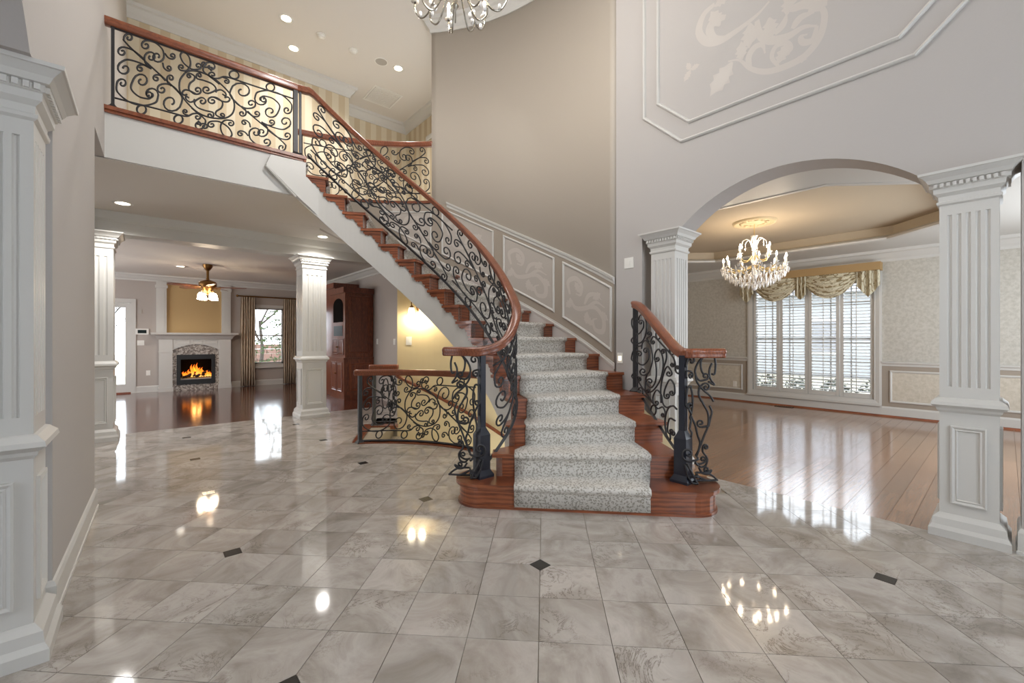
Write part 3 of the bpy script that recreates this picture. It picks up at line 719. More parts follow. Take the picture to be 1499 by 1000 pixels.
# ------------------------------------------------------------------ wrought iron scroll pattern traced from the balcony panel
def spiral(c, r, s, p, turns=1.2):
    c = np.array(c, float); p = np.array(p, float); d = np.linalg.norm(p-c); ap = math.atan2(*(p-c)[::-1])
    phi = ap-s*math.acos(min(1, r/max(d, r*1.0001))); n = 16; out = []
    for i in range(n+1):
        t = i/n; a = phi-s*2*pi*turns*(1-t); rr = r*(.2+.8*t**1.1); out.append(c+rr*np.array([math.cos(a), math.sin(a)]))
    return out
def scroll(el):
    """polyline from [spiral?, points..., spiral?]; spiral = (x, y, r, turn)"""
    el = list(el); pre = post = None
    if len(el[0]) == 4: pre = el.pop(0)
    if el and len(el[-1]) == 4: post = el.pop()
    mid = [np.array(p, float) for p in el]
    P = []
    a = spiral(pre[:2], pre[2], pre[3], mid[0] if mid else post[:2]) if pre else []
    b = spiral(post[:2], post[2], post[3], mid[-1] if mid else pre[:2])[::-1] if post else []
    ctrl = ([a[-2], a[-1]] if a else [])+mid+([b[0], b[1]] if b else [])
    if len(ctrl) >= 2:
        c = rnd(ctrl, 6)
        if a: c = c[6:]
        if b: c = c[:-6]
        P = (a[:-1] if a else [])+c+(b[1:] if b else [])
    return P
SA = [[(156, 166, 44, -1), (118, 195), (190, 272), (300, 375), (420, 487), (530, 590), (608, 680), (515, 735, 92, -1)], [(100, 292, 45, 1), (190, 275), (285, 350)],
      [(120, 440, 68, 1), (150, 360), (250, 388), (350, 440)], [(255, 438, 34, 1), (300, 408), (335, 428)], [(100, 572, 48, -1), (60, 650), (160, 735), (280, 765), (380, 740), (345, 665, 68, 1)],
      [(265, 548, 70, -1), (175, 615), (240, 685), (325, 668, 38, 1)], [(303, 232, 46, 1), (380, 205), (440, 260), (400, 330, 60, -1)], [(345, 335, 56, -1), (300, 390), (345, 435)],
      [(528, 322, 30, 1), (490, 335), (465, 300)], [(497, 430, 28, 1), (455, 425), (447, 385)], [(392, 523, 33, 1), (430, 500), (470, 545)], [(515, 520, 32, -1), (490, 560), (520, 590)],
      [(440, 620, 46, 1), (485, 572), (545, 600), (605, 668)], [(607, 422, 30, -1), (655, 450), (683, 400), (670, 330), (625, 287), (597, 320), (625, 385), (690, 437), (748, 410, 32, 1)],
      [(35, 702), (210, 748), (400, 795), (560, 838), (650, 857), (700, 835), (742, 862, 32, -1)], [(640, 815, 24, -1), (672, 852)], [(755, 895), (742, 925), (800, 945, 26, -1)]]
SB = [[(98, 142, 50, -1), (48, 190), (110, 248), (165, 300)]]
ctr = onY(299, 140.5, 5.29); UV = []
def to_uv(P, ox, oy, s):
    out = []
    for p in P:
        q = onY(ox+p[0]*s, oy+p[1]*s, 5.29); out.append((q[0]-ctr[0], q[2]-ctr[2]))
    return np.array(out)
for el in SA: UV.append(to_uv(scroll(el), 155, 20, .18))
for el in SB: UV.append(to_uv(scroll(el), 290, 70, .17))
for cx_, cy_, r_ in ((265, 803, 40), (580, 885, 38)):
    UV.append(to_uv([(cx_+r_*math.cos(t), cy_+r_*math.sin(t)) for t in np.linspace(0, 2*pi, 15)], 155, 20, .18))
SM = [[(262, 200, 44, 1), (340, 200), (335, 260), (270, 320), (255, 410), (320, 475), (388, 425, 66, 1)], [(415, 190, 46, -1), (385, 240), (480, 265), (590, 315), (636, 395), (520, 408, 66, -1)],
      [(380, 490), (260, 430), (190, 422), (155, 465), (180, 502), (228, 490)], [(345, 570), (325, 602), (270, 615), (212, 565), (215, 522), (258, 550)]]
for el in SM: UV.append(to_uv(scroll(el), 250, 90, .1))
UV = UV+[-u for u in UV]
el = [(195, 150), (120, 260), (110, 400), (140, 490), (200, 590), (320, 720), (430, 800), (560, 850), (700, 855), (790, 820), (850, 740), (865, 620), (840, 510), (790, 420), (700, 310), (600, 215), (490, 155), (380, 120), (270, 115), (195, 150)]
UV.append(to_uv(rnd(el, 3), 250, 90, .1))
UL = max(-u[:, 0].min() for u in UV); VH = max(abs(u[:, 1]).max() for u in UV)
UV = [u/np.array([UL, VH]) for u in UV]
BAR = .0085
def scrollwork(parent, fn, s0, s1, flip=False, split=.5, n=None):
    """lay whole panels between path stations s0..s1; fn(s, v in 0..1) -> point"""
    L = s1-s0; n = n or max(1, round(abs(L)/1.55)); w = L/n
    for i in range(n):
        c = s0+w*(i+split)
        for u in UV:
            uu = u*np.array([-1, 1]) if flip else u
            pts = [fn(c+a*w*(split if a < 0 else 1-split), .5+b/2) for a, b in uu]
            G().tube(pts, BAR, 5).build('scroll', IRON, parent, smooth=True, org=tuple(np.mean(np.array(pts), axis=0)))
class Path:
    """plan+height polyline with arclength lookup"""
    def __init__(s, pts): s.P = np.array(pts, float); d = np.hypot(*np.diff(s.P[:, :2], axis=0).T); s.s = np.r_[0, np.cumsum(d)]; s.L = s.s[-1]
    def at(s, t): return np.array([np.interp(t, s.s, s.P[:, i]) for i in range(s.P.shape[1])])
RAILP = [(-.03, -.074), (.03, -.074), (.036, -.062), (.03, -.048), (.042, -.030), (.040, -.012), (.022, 0), (-.022, 0), (-.040, -.012), (-.042, -.030), (-.03, -.048), (-.036, -.062)]
def handrail(pts, parent, m=None):
    P = np.array(pts, float); rows = []
    for i in range(len(P)):
        t = P[min(i+1, len(P)-1)]-P[max(i-1, 0)]; t2 = np.array([t[0], t[1]]); t2 /= np.linalg.norm(t2)+1e-9; nrm = np.array([-t2[1], t2[0]])
        rows.append([(P[i][0]+nrm[0]*a, P[i][1]+nrm[1]*a, P[i][2]+b) for a, b in RAILP])
    for e_, sg_ in ((0, -1), (-1, 1)):
        q = rows[e_]; c = np.mean(np.array(q), axis=0); d = P[e_]-P[1 if e_ == 0 else -2]; d /= np.linalg.norm(d)+1e-9
        nr = [tuple(c+(np.array(v)-c)*.72+d*.022) for v in q]; mid_ = [tuple(c+(np.array(v)-c)*.94+d*.012) for v in q]
        rows = [nr, mid_]+rows if e_ == 0 else rows+[mid_, nr]
    g = G(); g.grid(rows, cv=True); k = len(RAILP); g.f.append(tuple(range(k))); g.f.append(tuple(len(g.v)-1-i for i in range(k)))
    o = g.build('handrail', m or OAKR, parent, smooth=True); o.data.shade_smooth() if False else None
    return o
def flatbar(pts, parent, name='bottom_rail', hw_=.009, hh=.009): G().tube(pts, hh*1.25, 4).build(name, IRON, parent)
def post(x, y, z0, z1, parent, hw_=.019, m=None):
    G().square(x, y, [(hw_+.025, z0), (hw_+.025, z0+.008), (hw_+.008, z0+.03), (hw_, z0+.045), (hw_, z1)]).build('post', m or IRON, parent)

# balcony railing
BT = 4.205
RB = thing('balcony_railing', 'straight scrolled iron balcony railing with red-brown wood top rail', 'railing', (.5, 5.29, H2))
post(-.235, 5.29, H2+.02, BT-.06, RB, .012); post(1.285, 5.29, H2+.02, BT-.06, RB, .022)
handrail([(XL+.03, 5.29, BT), (.5, 5.29, BT), (1.30, 5.29, BT)], RB)
flatbar([(-.25, 5.29, BT-.075), (1.28, 5.29, BT-.07)], RB, 'top_bar')
fn = lambda s, v: (s, 5.29, H2+.03+v*(BT-.075-H2-.03))
scrollwork(RB, fn, -.222, 1.262, split=(ctr[0]+.222)/1.484)

# main inner stair railing
SR = thing('stair_railing', 'long curved iron stair railing with sweeping wood handrail along the open side', 'railing', (*pol(RI, 30), 0))
rh = lambda t: 4.212-.0245*(78-t)
hp = [(1.31, 5.29, BT), (1.40, 5.275, BT), (*pol(1.63, 78.5), BT+.002)]+[(*pol(1.63, t), rh(t)) for t in ARC(77, -20, 48)]
low = [(2.50, 2.85, 1.60), (2.37, 2.745, 1.43), (2.22, 2.715, 1.295), (2.06, 2.765, 1.237), (1.95, 2.85, 1.235), (1.845, 2.975, 1.235)]
hp2 = hp[:-1]+[tuple(p) for p in rnd([hp[-2], hp[-1]]+low, 6)[6:]]
handrail(hp2, SR)
fl = [( *pol(1.625, t), nose(t)+.075) for t in ARC(79, -22, 50)]
lowb = [(2.50, 2.85, nose(-30)+.075), (2.37, 2.75, nose(-37)+.07), (2.22, 2.72, nose(-42)+.04), (2.09, 2.76, .28)]
botp = fl[:-1]+[tuple(p) for p in rnd([fl[-2], fl[-1]]+lowb, 6)[6:]]
flatbar(botp, SR, 'bottom_rail', hh=.012)
pb = Path([(*p, 0) for p in botp]); hz = Path(hp2)
hs = np.array(hp2)
# resample the handrail underside along the bottom rail plan
def topz(xy):
    d = np.hypot(hs[:, 0]-xy[0], hs[:, 1]-xy[1]); i = np.argsort(d)[:2]; w = 1/(d[i]+1e-4); return float((hs[i, 2]*w).sum()/w.sum())-.07
TZ = np.array([topz(p) for p in botp])
def srf(s, v):
    q = pb.at(s); zt = np.interp(s, pb.s, TZ); return (q[0], q[1], q[2]+v*(zt-q[2]))
scrollwork(SR, srf, .03, pb.L-.06)
def newel(x, y, z0, z1, parent):
    G().square(x, y, [(.072, z0), (.072, z0+.02), (.058, z0+.045), (.05, z0+.06), (.05, z0+.34), (.046, z0+.35), (.03, z0+.385), (.024, z0+.40), (.024, z1)]).build('newel_post', IRONB, parent)
newel(2.058, 2.773, RIS, 1.18, SR)
post(1.335, 5.285, H2+.02, BT-.06, SR, .012)
# hanging scroll panels under the two rail ends
Q1, Q2 = (910, 440, .15), (910, 560, .16)
RS = [(Q1, [(675, 585, 46, -1), (622, 605), (612, 650)]), (Q1, [(658, 728, 38, -1), (622, 690), (612, 745)]), (Q1, [(905, 545), (850, 525), (780, 560), (725, 640), (715, 715), (755, 778), (812, 738, 36, 1)]),
      (Q1, [(905, 545), (918, 620), (908, 715), (875, 715)]), (Q1, [(878, 612), (852, 680), (862, 760), (905, 822), (840, 790)]), (Q1, [(795, 545), (768, 600), (775, 680), (800, 725)]),
      (Q1, [(820, 845, 42, -1), (757, 850), (748, 920), (775, 985)]), (Q1, [(716, 710), (730, 790), (790, 870), (860, 930), (895, 985)]),
      (Q2, [(603, 200, 30, 1), (576, 130), (590, 45), (625, 40), (645, 130), (640, 250), (615, 360), (598, 480)]), (Q2, [(572, 180), (620, 280), (665, 380), (690, 480), (712, 560), (672, 665), (572, 632, 66, -1)]),
      (Q2, [(705, 40), (702, 110), (740, 190), (785, 280), (787, 390), (748, 490), (712, 590), (678, 680)]), (Q2, [(718, 370, 38, -1), (785, 395)]), (Q2, [(800, 210), (822, 270), (805, 340), (792, 400)]),
      (Q2, [(765, 590, 27, -1), (740, 635), (778, 690), (765, 755), (720, 770), (692, 740)]), (Q2, [(738, 700, 30, 1), (715, 742), (660, 732), (632, 700)]), (Q2, [(772, 792, 28, -1), (820, 800), (790, 832), (735, 825), (700, 775)]),
      (Q2, [(735, 905, 30, -1), (690, 925), (800, 935)]), (Q2, [(620, 832), (700, 822), (800, 835), (880, 900), (850, 920), (740, 880), (640, 832)]), (Q2, [(545, 725), (570, 830), (640, 930), (720, 965), (810, 960)]), (Q2, [(562, 722), (620, 830), (660, 920)])]
def hangpanel(parent, hook):
    hk = Path([(*p, 0) for p in hook]); Z = 3.31
    for (ox, oy, sc), el in RS:
        pts = []
        for x, y in scroll(el):
            s_ = ((ox+x*sc)-1000)*Z/FPX; z = max(H+(YH-(oy+y*sc))*Z/FPX, RIS+.012)
            if s_ >= 0: q = hk.at(min(s_, hk.L))
            else:
                d = hk.at(.02)-hk.at(0); q = hk.at(0)+d/np.linalg.norm(d)*s_
            k = .075 if (s_ < .085 and z < .6) else .03 if s_ < .05 else .0
            pts.append((q[0]-FV[0]*k, q[1]-FV[1]*k, z))
        G().tube(pts, BAR, 5).build('hanging_scroll', IRON, parent, smooth=True, org=tuple(np.mean(np.array(pts), axis=0)))
lh = [(2.058, 2.773), (1.99, 2.815), (1.92, 2.88), (1.86, 2.96), (1.83, 3.02)]
hangpanel(SR, lh)

# short right stair railing
RR = thing('stair_railing', 'short iron stair railing between the bottom steps and the dining arch', 'railing', (3.5, 2.1, 0))
rp = [(3.90, 2.555, 1.70), (3.83, 2.455, 1.67), (3.70, 2.29, 1.585), (3.50, 2.04, 1.43), (3.32, 1.81, 1.285), (3.22, 1.69, 1.232), (3.185, 1.62, 1.225), (3.23, 1.56, 1.225), (3.32, 1.50, 1.225), (3.40, 1.445, 1.225)]
handrail(rnd(rp, 5), RR)
post(3.885, 2.535, 4*RIS, 1.64, RR, .02)
newel(3.17, 1.643, RIS, 1.17, RR)
rb_ = [(3.87, 2.515, .79), (3.62, 2.2, .62), (3.38, 1.9, .46), (3.19, 1.665, .36)]
flatbar(rb_, RR, hh=.012)
RQ = [(Q1, [(128, 192, 30, -1), (103, 255), (155, 328), (208, 275), (187, 215, 28, 1)]), (Q1, [(165, 190), (178, 148), (210, 145), (243, 220), (238, 320), (200, 400), (128, 385, 44, -1)]), (Q1, [(268, 325, 26, 1), (246, 372), (265, 402)]),
      (Q1, [(306, 404, 24, 1), (318, 353), (400, 435), (490, 535), (520, 600), (530, 690), (555, 715)]), (Q1, [(172, 522, 34, -1), (140, 560), (165, 612), (215, 628), (262, 570), (236, 490, 32, 1)]),
      (Q1, [(195, 470), (205, 412), (240, 392), (285, 450), (302, 580), (272, 690), (210, 692, 42, -1)]), (Q1, [(348, 570, 28, 1), (330, 510), (365, 477), (402, 560), (400, 690), (360, 810), (290, 890), (230, 872)]),
      (Q1, [(325, 560), (340, 680), (330, 790), (290, 850), (275, 790, 36, -1)]), (Q1, [(405, 500, 25, 1), (432, 490), (438, 560), (412, 650), (392, 730)]), (Q1, [(385, 1000), (382, 860), (405, 730), (445, 645), (460, 712, 34, -1)]),
      (Q1, [(445, 930, 32, 1), (425, 860), (470, 772), (512, 820), (490, 900, 30, -1)]), (Q1, [(122, 742, 26, 1), (145, 700), (165, 790), (230, 890), (310, 1000)]), (Q1, [(172, 770, 20, -1), (150, 740)]), (Q1, [(255, 880, 24, 1), (232, 830), (240, 750), (262, 705)]),
      (Q1, [(495, 625, 24, -1), (520, 600)]), (Q1, [(545, 655, 20, -1), (525, 690)]), (Q1, [(118, 570, 24, 1), (110, 500), (150, 455), (200, 440)]),
      (Q2, [(318, 185, 26, 1), (288, 130), (320, 70), (362, 110), (378, 190), (410, 228), (450, 215)]), (Q2, [(340, 238), (375, 225), (395, 260), (378, 295, 22, -1)]), (Q2, [(505, 245), (470, 215), (425, 240), (398, 340), (410, 470), (445, 522), (470, 470, 26, -1)]), (Q2, [(450, 445, 28, 1), (420, 410), (440, 330), (490, 350)]), (Q2, [(200, 110), (250, 150), (330, 240)])]
RQ += [(Q1, [(cx_+a*math.cos(t), cy_+b*math.sin(t)) for t in np.linspace(0, 2*pi, 15)]) for cx_, cy_, a, b in ((358, 332, 24, 44), (493, 482, 25, 46), (184, 896, 24, 46))]+[(Q2, [(292+24*math.cos(t), 252+44*math.sin(t)) for t in np.linspace(0, 2*pi, 15)])]
pd = np.array([3.19-3.87, 1.665-2.515]); pn_ = np.array([-pd[1], pd[0]]); pc_ = pn_@np.array([3.87, 2.515])
for (ox, oy, sc), el in RQ:
    pts = []
    for x, y in scroll(el) if any(len(q) == 4 for q in el) else rnd(el, 4):
        dv = FV+(ox+x*sc-CXP)/FPX*RV; Zr = pc_/(dv@pn_); pts.append(tuple(atZ(ox+x*sc, oy+y*sc, Zr)))
    G().tube(pts, BAR*.95, 5).build('scroll', IRON, RR, smooth=True, org=tuple(np.mean(np.array(pts), axis=0)))
hangpanel(RR, [(3.17, 1.643), (3.24, 1.57), (3.31, 1.51), (3.38, 1.465), (3.44, 1.43)])

# gallery railing above the curved stairs
GR = thing('gallery_railing', 'curved iron railing of the upstairs gallery behind the stairs', 'railing', (*pol(RO, 60), H2))
gt = H2+.955
handrail([(*pol(RO+.03, t), gt) for t in ARC(79.5, 43.2, 24)], GR)
post(*pol(RO+.03, 78.8), H2+.03, gt-.05, GR, .018)
polarstrip(G(), RO-.03, RO+.09, ARC(80, TEND, 24), lambda t: H2, lambda t: H2+.035).build('base_trim', OAKR, GR)
scrollwork(GR, lambda s, v: pol(RO+.03, 43.5+math.degrees(s/(RO+.03)), H2+.06+v*(gt-.075-H2-.06)), 0, math.radians(35)*RO)
# basement stair guards
B1 = thing('stairwell_railing', 'curved iron railing guarding the basement stairwell on the marble floor', 'railing', (*pol(1.83, 40), 0))
handrail([(*pol(1.83, t), .915) for t in ARC(61.5, 8, 30)], B1); post(*pol(1.83, 60), 0, .86, B1, .022)
flatbar([(*pol(1.83, t), .025) for t in ARC(60, 8, 26)], B1, hh=.012)
polarstrip(G(), 1.77, 1.858, ARC(60, 8, 26), lambda t: -.04, lambda t: .012).build('base_trim', OAKR, B1)
scrollwork(B1, lambda s, v: pol(1.83, 59.5-math.degrees(s/1.83), .04+v*.80), 0, math.radians(48.5)*1.83)
B2 = thing('stairwell_railing', 'short iron railing beside the yellow stairwell wall', 'railing', (*pol(2.87, 56), 0))
handrail([(*pol(2.87, t), .915) for t in ARC(60.3, 52.6, 6)], B2); post(*pol(2.87, 59.3), 0, .86, B2, .022)
flatbar([(*pol(2.87, t), .06) for t in ARC(59, 52.6, 6)], B2, hh=.012)
polarstrip(G(), 2.80, 2.95, ARC(60, 52.6, 6), lambda t: -.04, lambda t: .012).build('base_trim', OAKR, B2)
for u in UV[:9]+UV[-3:]:
    pts = [pol(2.87, 56+math.degrees(a*.16/2.87), .47+b*.38) for a, b in u]
    G().tube(pts, BAR, 5).build('scroll', IRON, B2, smooth=True, org=tuple(np.mean(np.array(pts), axis=0)))
# basement stairs
BS = thing('basement_stairs', 'carpeted steps descending below the foyer floor under the main stairs', 'stairs', (*pol(2.4, 50), -.2))
G().prism([pol(1.86, HB), pol(2.97, HB), pol(2.97, HB+2.2), pol(1.86, HB+3)], -.03, .013).build('landing_nosing', OAKR, BS)
for k in range(1, 8):
    a1 = HB-8*(k-1); polarstrip(G(), 1.87, 2.97, ARC(a1, a1-8.6, 3), lambda t: -RIS*k-.3, lambda t: -RIS*k).build('step', CARPET, BS)
polarstrip(G(), 1.86, 1.90, ARC(HB, 0, 20), lambda t: -1.7, lambda t: -.03).build('inner_skirt', WHITE, BS)
BH = thing('wall_handrail', 'sloping wood handrail on the yellow stairwell wall', 'handrail', (*pol(2.9, 40), .5))
G().tube([pol(2.90, 53-t*.62, .74-t*.0152) for t in range(0, 60, 3)], .026, 8).build('rail', OAKR, BH, smooth=True)
for t in (4, 30): G().tube([pol(2.90, 53-t*.62, .74-t*.0152-.01), pol(2.93, 53-t*.62, .70-t*.0152), pol(2.985, 53-t*.62, .70-t*.0152)], .008).build('bracket', BRASS, BH)

# ------------------------------------------------------------------ dining room shell
XD = 9.4; DY0, DY1 = -1.4, 5.4
WY0, WY1, WZ0, WZ1 = 1.47, 3.38, .25, 2.36
dw = G().box(XD, XD+.15, DY0, WY0, 0, 3.2).box(XD, XD+.15, WY1, DY1, 0, 3.2).box(XD, XD+.15, WY0, WY1, 0, WZ0).box(XD, XD+.15, WY0, WY1, WZ1, 3.2)
dw.box(4.28, XD, DY1, DY1+.15, 0, 3.2).box(4.28, XD, DY0-.15, DY0, 0, 3.2)
DW = struct(dw.build('wall_dining', DINWALL)); DW['label'] = 'damask wallpapered dining room wall around the shuttered window'
# dado: taupe band, panels, chair rail, base
dpath = [(4.28, DY1), (XD, DY1), (XD, DY0), (4.28, DY0)]
dd = G()
for y0, y1 in ((DY0, WY0-.08), (WY1+.08, DY1)): dd.box(XD-.006, XD, y0, y1, .14, .86)
dd.box(XD-.006, XD, WY0-.1, WY1+.1, .14, .20).box(4.28, XD, DY1-.006, DY1, .14, .86).box(4.28, XD, DY0, DY0+.006, .14, .86); dd.build('dado', TAUPE, DW)
CR = [(0, .84), (.014, .845), (.018, .875), (.034, .895), (.036, .915), (0, .925)]
for q in ([(4.28, DY1), (XD, DY1), (XD, WY1+.1)], [(XD, WY0-.1), (XD, DY0), (4.28, DY0)]): G().sweep(q, CR, side=-1).build('chair_rail', WHITE, DW)
G().sweep(dpath, [(0, 0), (.02, 0), (.02, .14), (.01, .165), (0, .17)], side=-1).build('baseboard', WHITE, DW)
G().sweep(dpath, [(.02, 0), (.036, 0), (.032, .02), (.02, .026)], side=-1).build('shoe_moulding', OAK, DW)
fD = lambda a, b, d: (XD-.006-d, a, b)
for y0, y1 in ((WY1+.20, DY1-.35), (.55, WY0-.20), (-1.0, .38)):
    pf = G().prismf([(y0, .24), (y1, .24), (y1, .77), (y0, .77)], fD, 0, .004).build('panel_field', DINBOX, DW)
    G().frame([(y0, .24), (y1, .24), (y1, .77), (y0, .77)], fD, [(-.004, 0), (0, .014), (.014, .02), (.03, .012), (.034, .003)]).build('panel_moulding', WHITE, DW)
CD = [(o*1.0, q) for o, q in CROWN]
crown('trim_8', dpath, 2.78, side=-1)['label'] = 'white crown moulding round the dining room'
# tray ceiling
TCx, TCy = 6.68, 2.42; a_, b_ = 1.72, 2.10; cc_ = .82
def octt(a, b, c): return [(TCx+a, TCy-b+c), (TCx+a, TCy+b-c), (TCx+a-c, TCy+b), (TCx-a+c, TCy+b), (TCx-a, TCy+b-c), (TCx-a, TCy-b+c), (TCx-a+c, TCy-b), (TCx+a-c, TCy-b)]
oc = octt(a_, b_, cc_); outer = [(XD, DY0), (XD, DY1), (4.28, DY1), (4.28, DY0)]
so2 = G()
def ring(g, inner, x0, x1, y0, y1, z0, z1):
    n = len(inner)
    def outp(p): # push to rectangle
        dx, dy = p[0]-TCx, p[1]-TCy; t = min(((x1 if dx > 0 else x0)-TCx)/dx if abs(dx) > 1e-6 else 1e9, ((y1 if dy > 0 else y0)-TCy)/dy if abs(dy) > 1e-6 else 1e9); return (TCx+dx*t, TCy+dy*t)
    pts = [p for i in range(n) for p in (inner[i], tuple((np.array(inner[i])+np.array(inner[(i+1) % n]))/2))]
    corners = [(x1, y0), (x1, y1), (x0, y1), (x0, y0)]
    for i in range(len(pts)):
        p, q = pts[i], pts[(i+1) % len(pts)]; P, Q = outp(p), outp(q); poly = [p, P]
        for c in corners:
            if (abs(P[0]-Q[0]) > 1e-6 and abs(P[1]-Q[1]) > 1e-6) and (abs(c[0]-P[0]) < 1e-6 or abs(c[1]-P[1]) < 1e-6) and (abs(c[0]-Q[0]) < 1e-6 or abs(c[1]-Q[1]) < 1e-6): poly.append(c)
        poly += [Q, q]; g.prism(poly, z0, z1)
ring(so2, oc, 4.28, XD, DY0, DY1, 2.78, 2.82)
struct(so2.build('ceiling_dining', WHITE))['label'] = 'white dining room soffit round the tray ceiling'
oc2 = octt(a_+.04, b_+.04, cc_)
tr = G(); tr.grid([[(x, y, 2.82) for x, y in oc2], [(x, y, 2.99) for x, y in oc2]], cv=True); tr.prism(octt(a_+.1, b_+.1, cc_), 2.99, 3.05)
struct(tr.build('ceiling_tray', TRAYC))['label'] = 'tan octagonal tray ceiling over the dining chandelier'
struct(G().sweep(oc, [(0, 2.775), (.05, 2.785), (.055, 2.81), (.02, 2.84), (-.04, 2.86), (-.04, 2.775)], closed=True, side=1).build('trim_9', WHITE))['label'] = 'white lip of the octagonal tray ceiling'
# window with plantation shutters
W1 = thing('window_1', 'dining room window with four white plantation shutter panels', 'window', (XD, 2.4, 0)); W1['kind'] = 'structure'
cs = G().frame([(WY0-.10, WZ0-.08), (WY1+.10, WZ0-.08), (WY1+.10, WZ1+.1), (WY0-.10, WZ1+.1)], lambda a, b, d: (XD-d, a, b), [(0, 0), (0, .022), (.03, .026), (.08, .018), (.10, .018), (.10, -.1), (.1, 0)])
cs.build('casing', WHITE, W1)
G().box(XD-.05, XD, WY0-.1, WY1+.1, WZ0-.09, WZ0-.06).build('sill', WHITE, W1)
fr = G()
for y in (WY0, (WY0+WY1)/2-.03, WY1-.05): fr.box(XD+.08, XD+.13, y, y+.05, WZ0, WZ1)
for z in (WZ0, 1.27, WZ1-.05): fr.box(XD+.08, XD+.13, WY0, WY1, z, z+.045)
fr.build('sash', WHITE, W1)
mu = G()
for q in range(2):
    y0 = WY0+.03+q*(WY1-WY0)/2; w = (WY1-WY0)/2-.06
    for t in (1/3, 2/3): mu.box(XD+.095, XD+.115, y0+w*t-.008, y0+w*t+.008, WZ0, WZ1)
for z in (.62, .95, 1.62, 1.95): mu.box(XD+.095, XD+.115, WY0, WY1, z-.008, z+.008)
mu.build('muntin', PLASTG, W1)
for q in range(2): G().box(XD+.103, XD+.107, WY0+.04+q*(WY1-WY0)/2, WY0-.02+(q+1)*(WY1-WY0)/2, WZ0, WZ1).build('pane', GLASS, W1)
pw = (WY1-WY0)/4; lm = None
for q in range(4):
    y0 = WY0+q*pw; y1 = y0+pw
    s_ = G().box(XD+.01, XD+.038, y0+.003, y0+.055, WZ0, WZ1).box(XD+.01, XD+.038, y1-.055, y1-.003, WZ0, WZ1).box(XD+.01, XD+.038, y0+.05, y1-.05, WZ0, WZ0+.10).box(XD+.01, XD+.038, y0+.05, y1-.05, WZ1-.09, WZ1)
    sh = s_.build('shutter', WHITE, W1, org=(XD, (y0+y1)/2, WZ0))
    G().box(XD-.012, XD-.002, (y0+y1)/2-.006, (y0+y1)/2+.006, WZ0+.14, WZ1-.12).build('tilt_rod', WHITE, sh)
    n = 34
    for i in range(n):
        z = WZ0+.13+(WZ1-WZ0-.25)*i/(n-1); yc_ = (y0+y1)/2
        if lm is None:
            g = G(); g.add([(a_2, b_2, c_2) for b_2 in (-pw/2+.057, pw/2-.057) for a_2, c_2 in ((-.026, -.003), (-.026, -.012), (.026, .003), (.026, .012))], [(0, 1, 2, 3), (4, 7, 6, 5), (0, 4, 5, 1), (1, 5, 6, 2), (2, 6, 7, 3), (3, 7, 4, 0)])
            lm = bpy.data.meshes.new('louver'); lm.from_pydata(g.v, [], g.f); lm.materials.append(WHITE)
        o = bpy.data.objects.new('louver', lm); COL.objects.link(o); o.parent = sh; o.location = Vector((XD+.024, yc_, z))-Vector(ORG[sh.as_pointer()])
# valance: cornice board and swags
VL = thing('window_valance', 'tan cornice board with patterned fabric swags over the dining window', 'valance', (XD-.1, 2.45, 2.3))
G().box(XD-.19, XD, 1.36, 3.60, 2.45, 2.585).build('cornice_board', CORNICE, VL)
def swag(y0, y1, drop):
    rows = []
    for i in range(33):
        t = i/32; row = []
        for j in range(29):
            b = j/28; e = math.sin(pi*t)**.75 if 0 < t < 1 else 0
            row.append((XD-.10-.07*math.sin(pi*t)-.05*math.sin(pi*b)*e-.016*math.sin(b*2*pi*5)*(.25+.75*e), y0+(y1-y0)*(t+.0), 2.46-b*(drop*e+.02)))
        rows.append(row)
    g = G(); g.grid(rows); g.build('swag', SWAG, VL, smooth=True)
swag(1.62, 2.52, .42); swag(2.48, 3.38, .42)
def jabot(y0, y1, z1, tilt):
    rows = []
    for i in range(25):
        t = i/24; rows.append([(XD-.15-.03*math.sin(t*2*pi*3), y0+(y1-y0)*t, 2.46-b*(2.46-z1-tilt*abs(t-.5)*2)) for b in (0, .33, .66, 1)])
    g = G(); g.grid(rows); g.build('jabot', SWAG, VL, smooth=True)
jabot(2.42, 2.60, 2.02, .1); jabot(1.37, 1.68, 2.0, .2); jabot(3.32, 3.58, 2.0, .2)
# dining chandelier
cx, cy = 6.67, 2.38
md = thing('ceiling_medallion', 'round carved plaster medallion on the tan tray ceiling', 'medallion', (cx, cy, 2.99))
G().lathe((cx, cy, 2.99), [(.001, -.03), (.06, -.035), (.10, -.015), (.2, -.012), (.24, -.03), (.27, -.028), (.285, 0)], 32).build('disc', PLASTER, md, smooth=True)
for i in range(12):
    t = i*pi/6; G().ball((cx+.165*math.cos(t), cy+.165*math.sin(t), 2.972), .032, 8, 5, .5).build('petal', PLASTER, md, smooth=True)
CHN = thing('chandelier', 'large crystal chandelier with lit candle bulbs over the dining room', 'chandelier', (cx, cy, 2.0))
G().tube([(cx, cy, 2.98), (cx, cy, 2.72)], .006).build('chain', GILT, CHN)
G().lathe((cx, cy, 0), [(.001, 2.80), (.05, 2.79), (.03, 2.75), (.018, 2.70), (.04, 2.64), (.018, 2.58), (.016, 2.50), (.05, 2.44), (.03, 2.38), (.016, 2.30), (.07, 2.24), (.03, 2.16), (.01, 2.08), (.001, 2.07)], 12).build('stem', CRYSTAL, CHN, smooth=True)
arm_m = bulb_m = cup_m = can_m = None
dropm = None
def inst(name, src, loc, parent, rz=0, sc=1):
    o = bpy.data.objects.new(name, src.data); COL.objects.link(o); o.parent = parent; o.location = Vector(loc)-Vector(ORG[parent.as_pointer()]); o.rotation_euler = (0, 0, rz); o.scale = (sc, sc, sc); return o
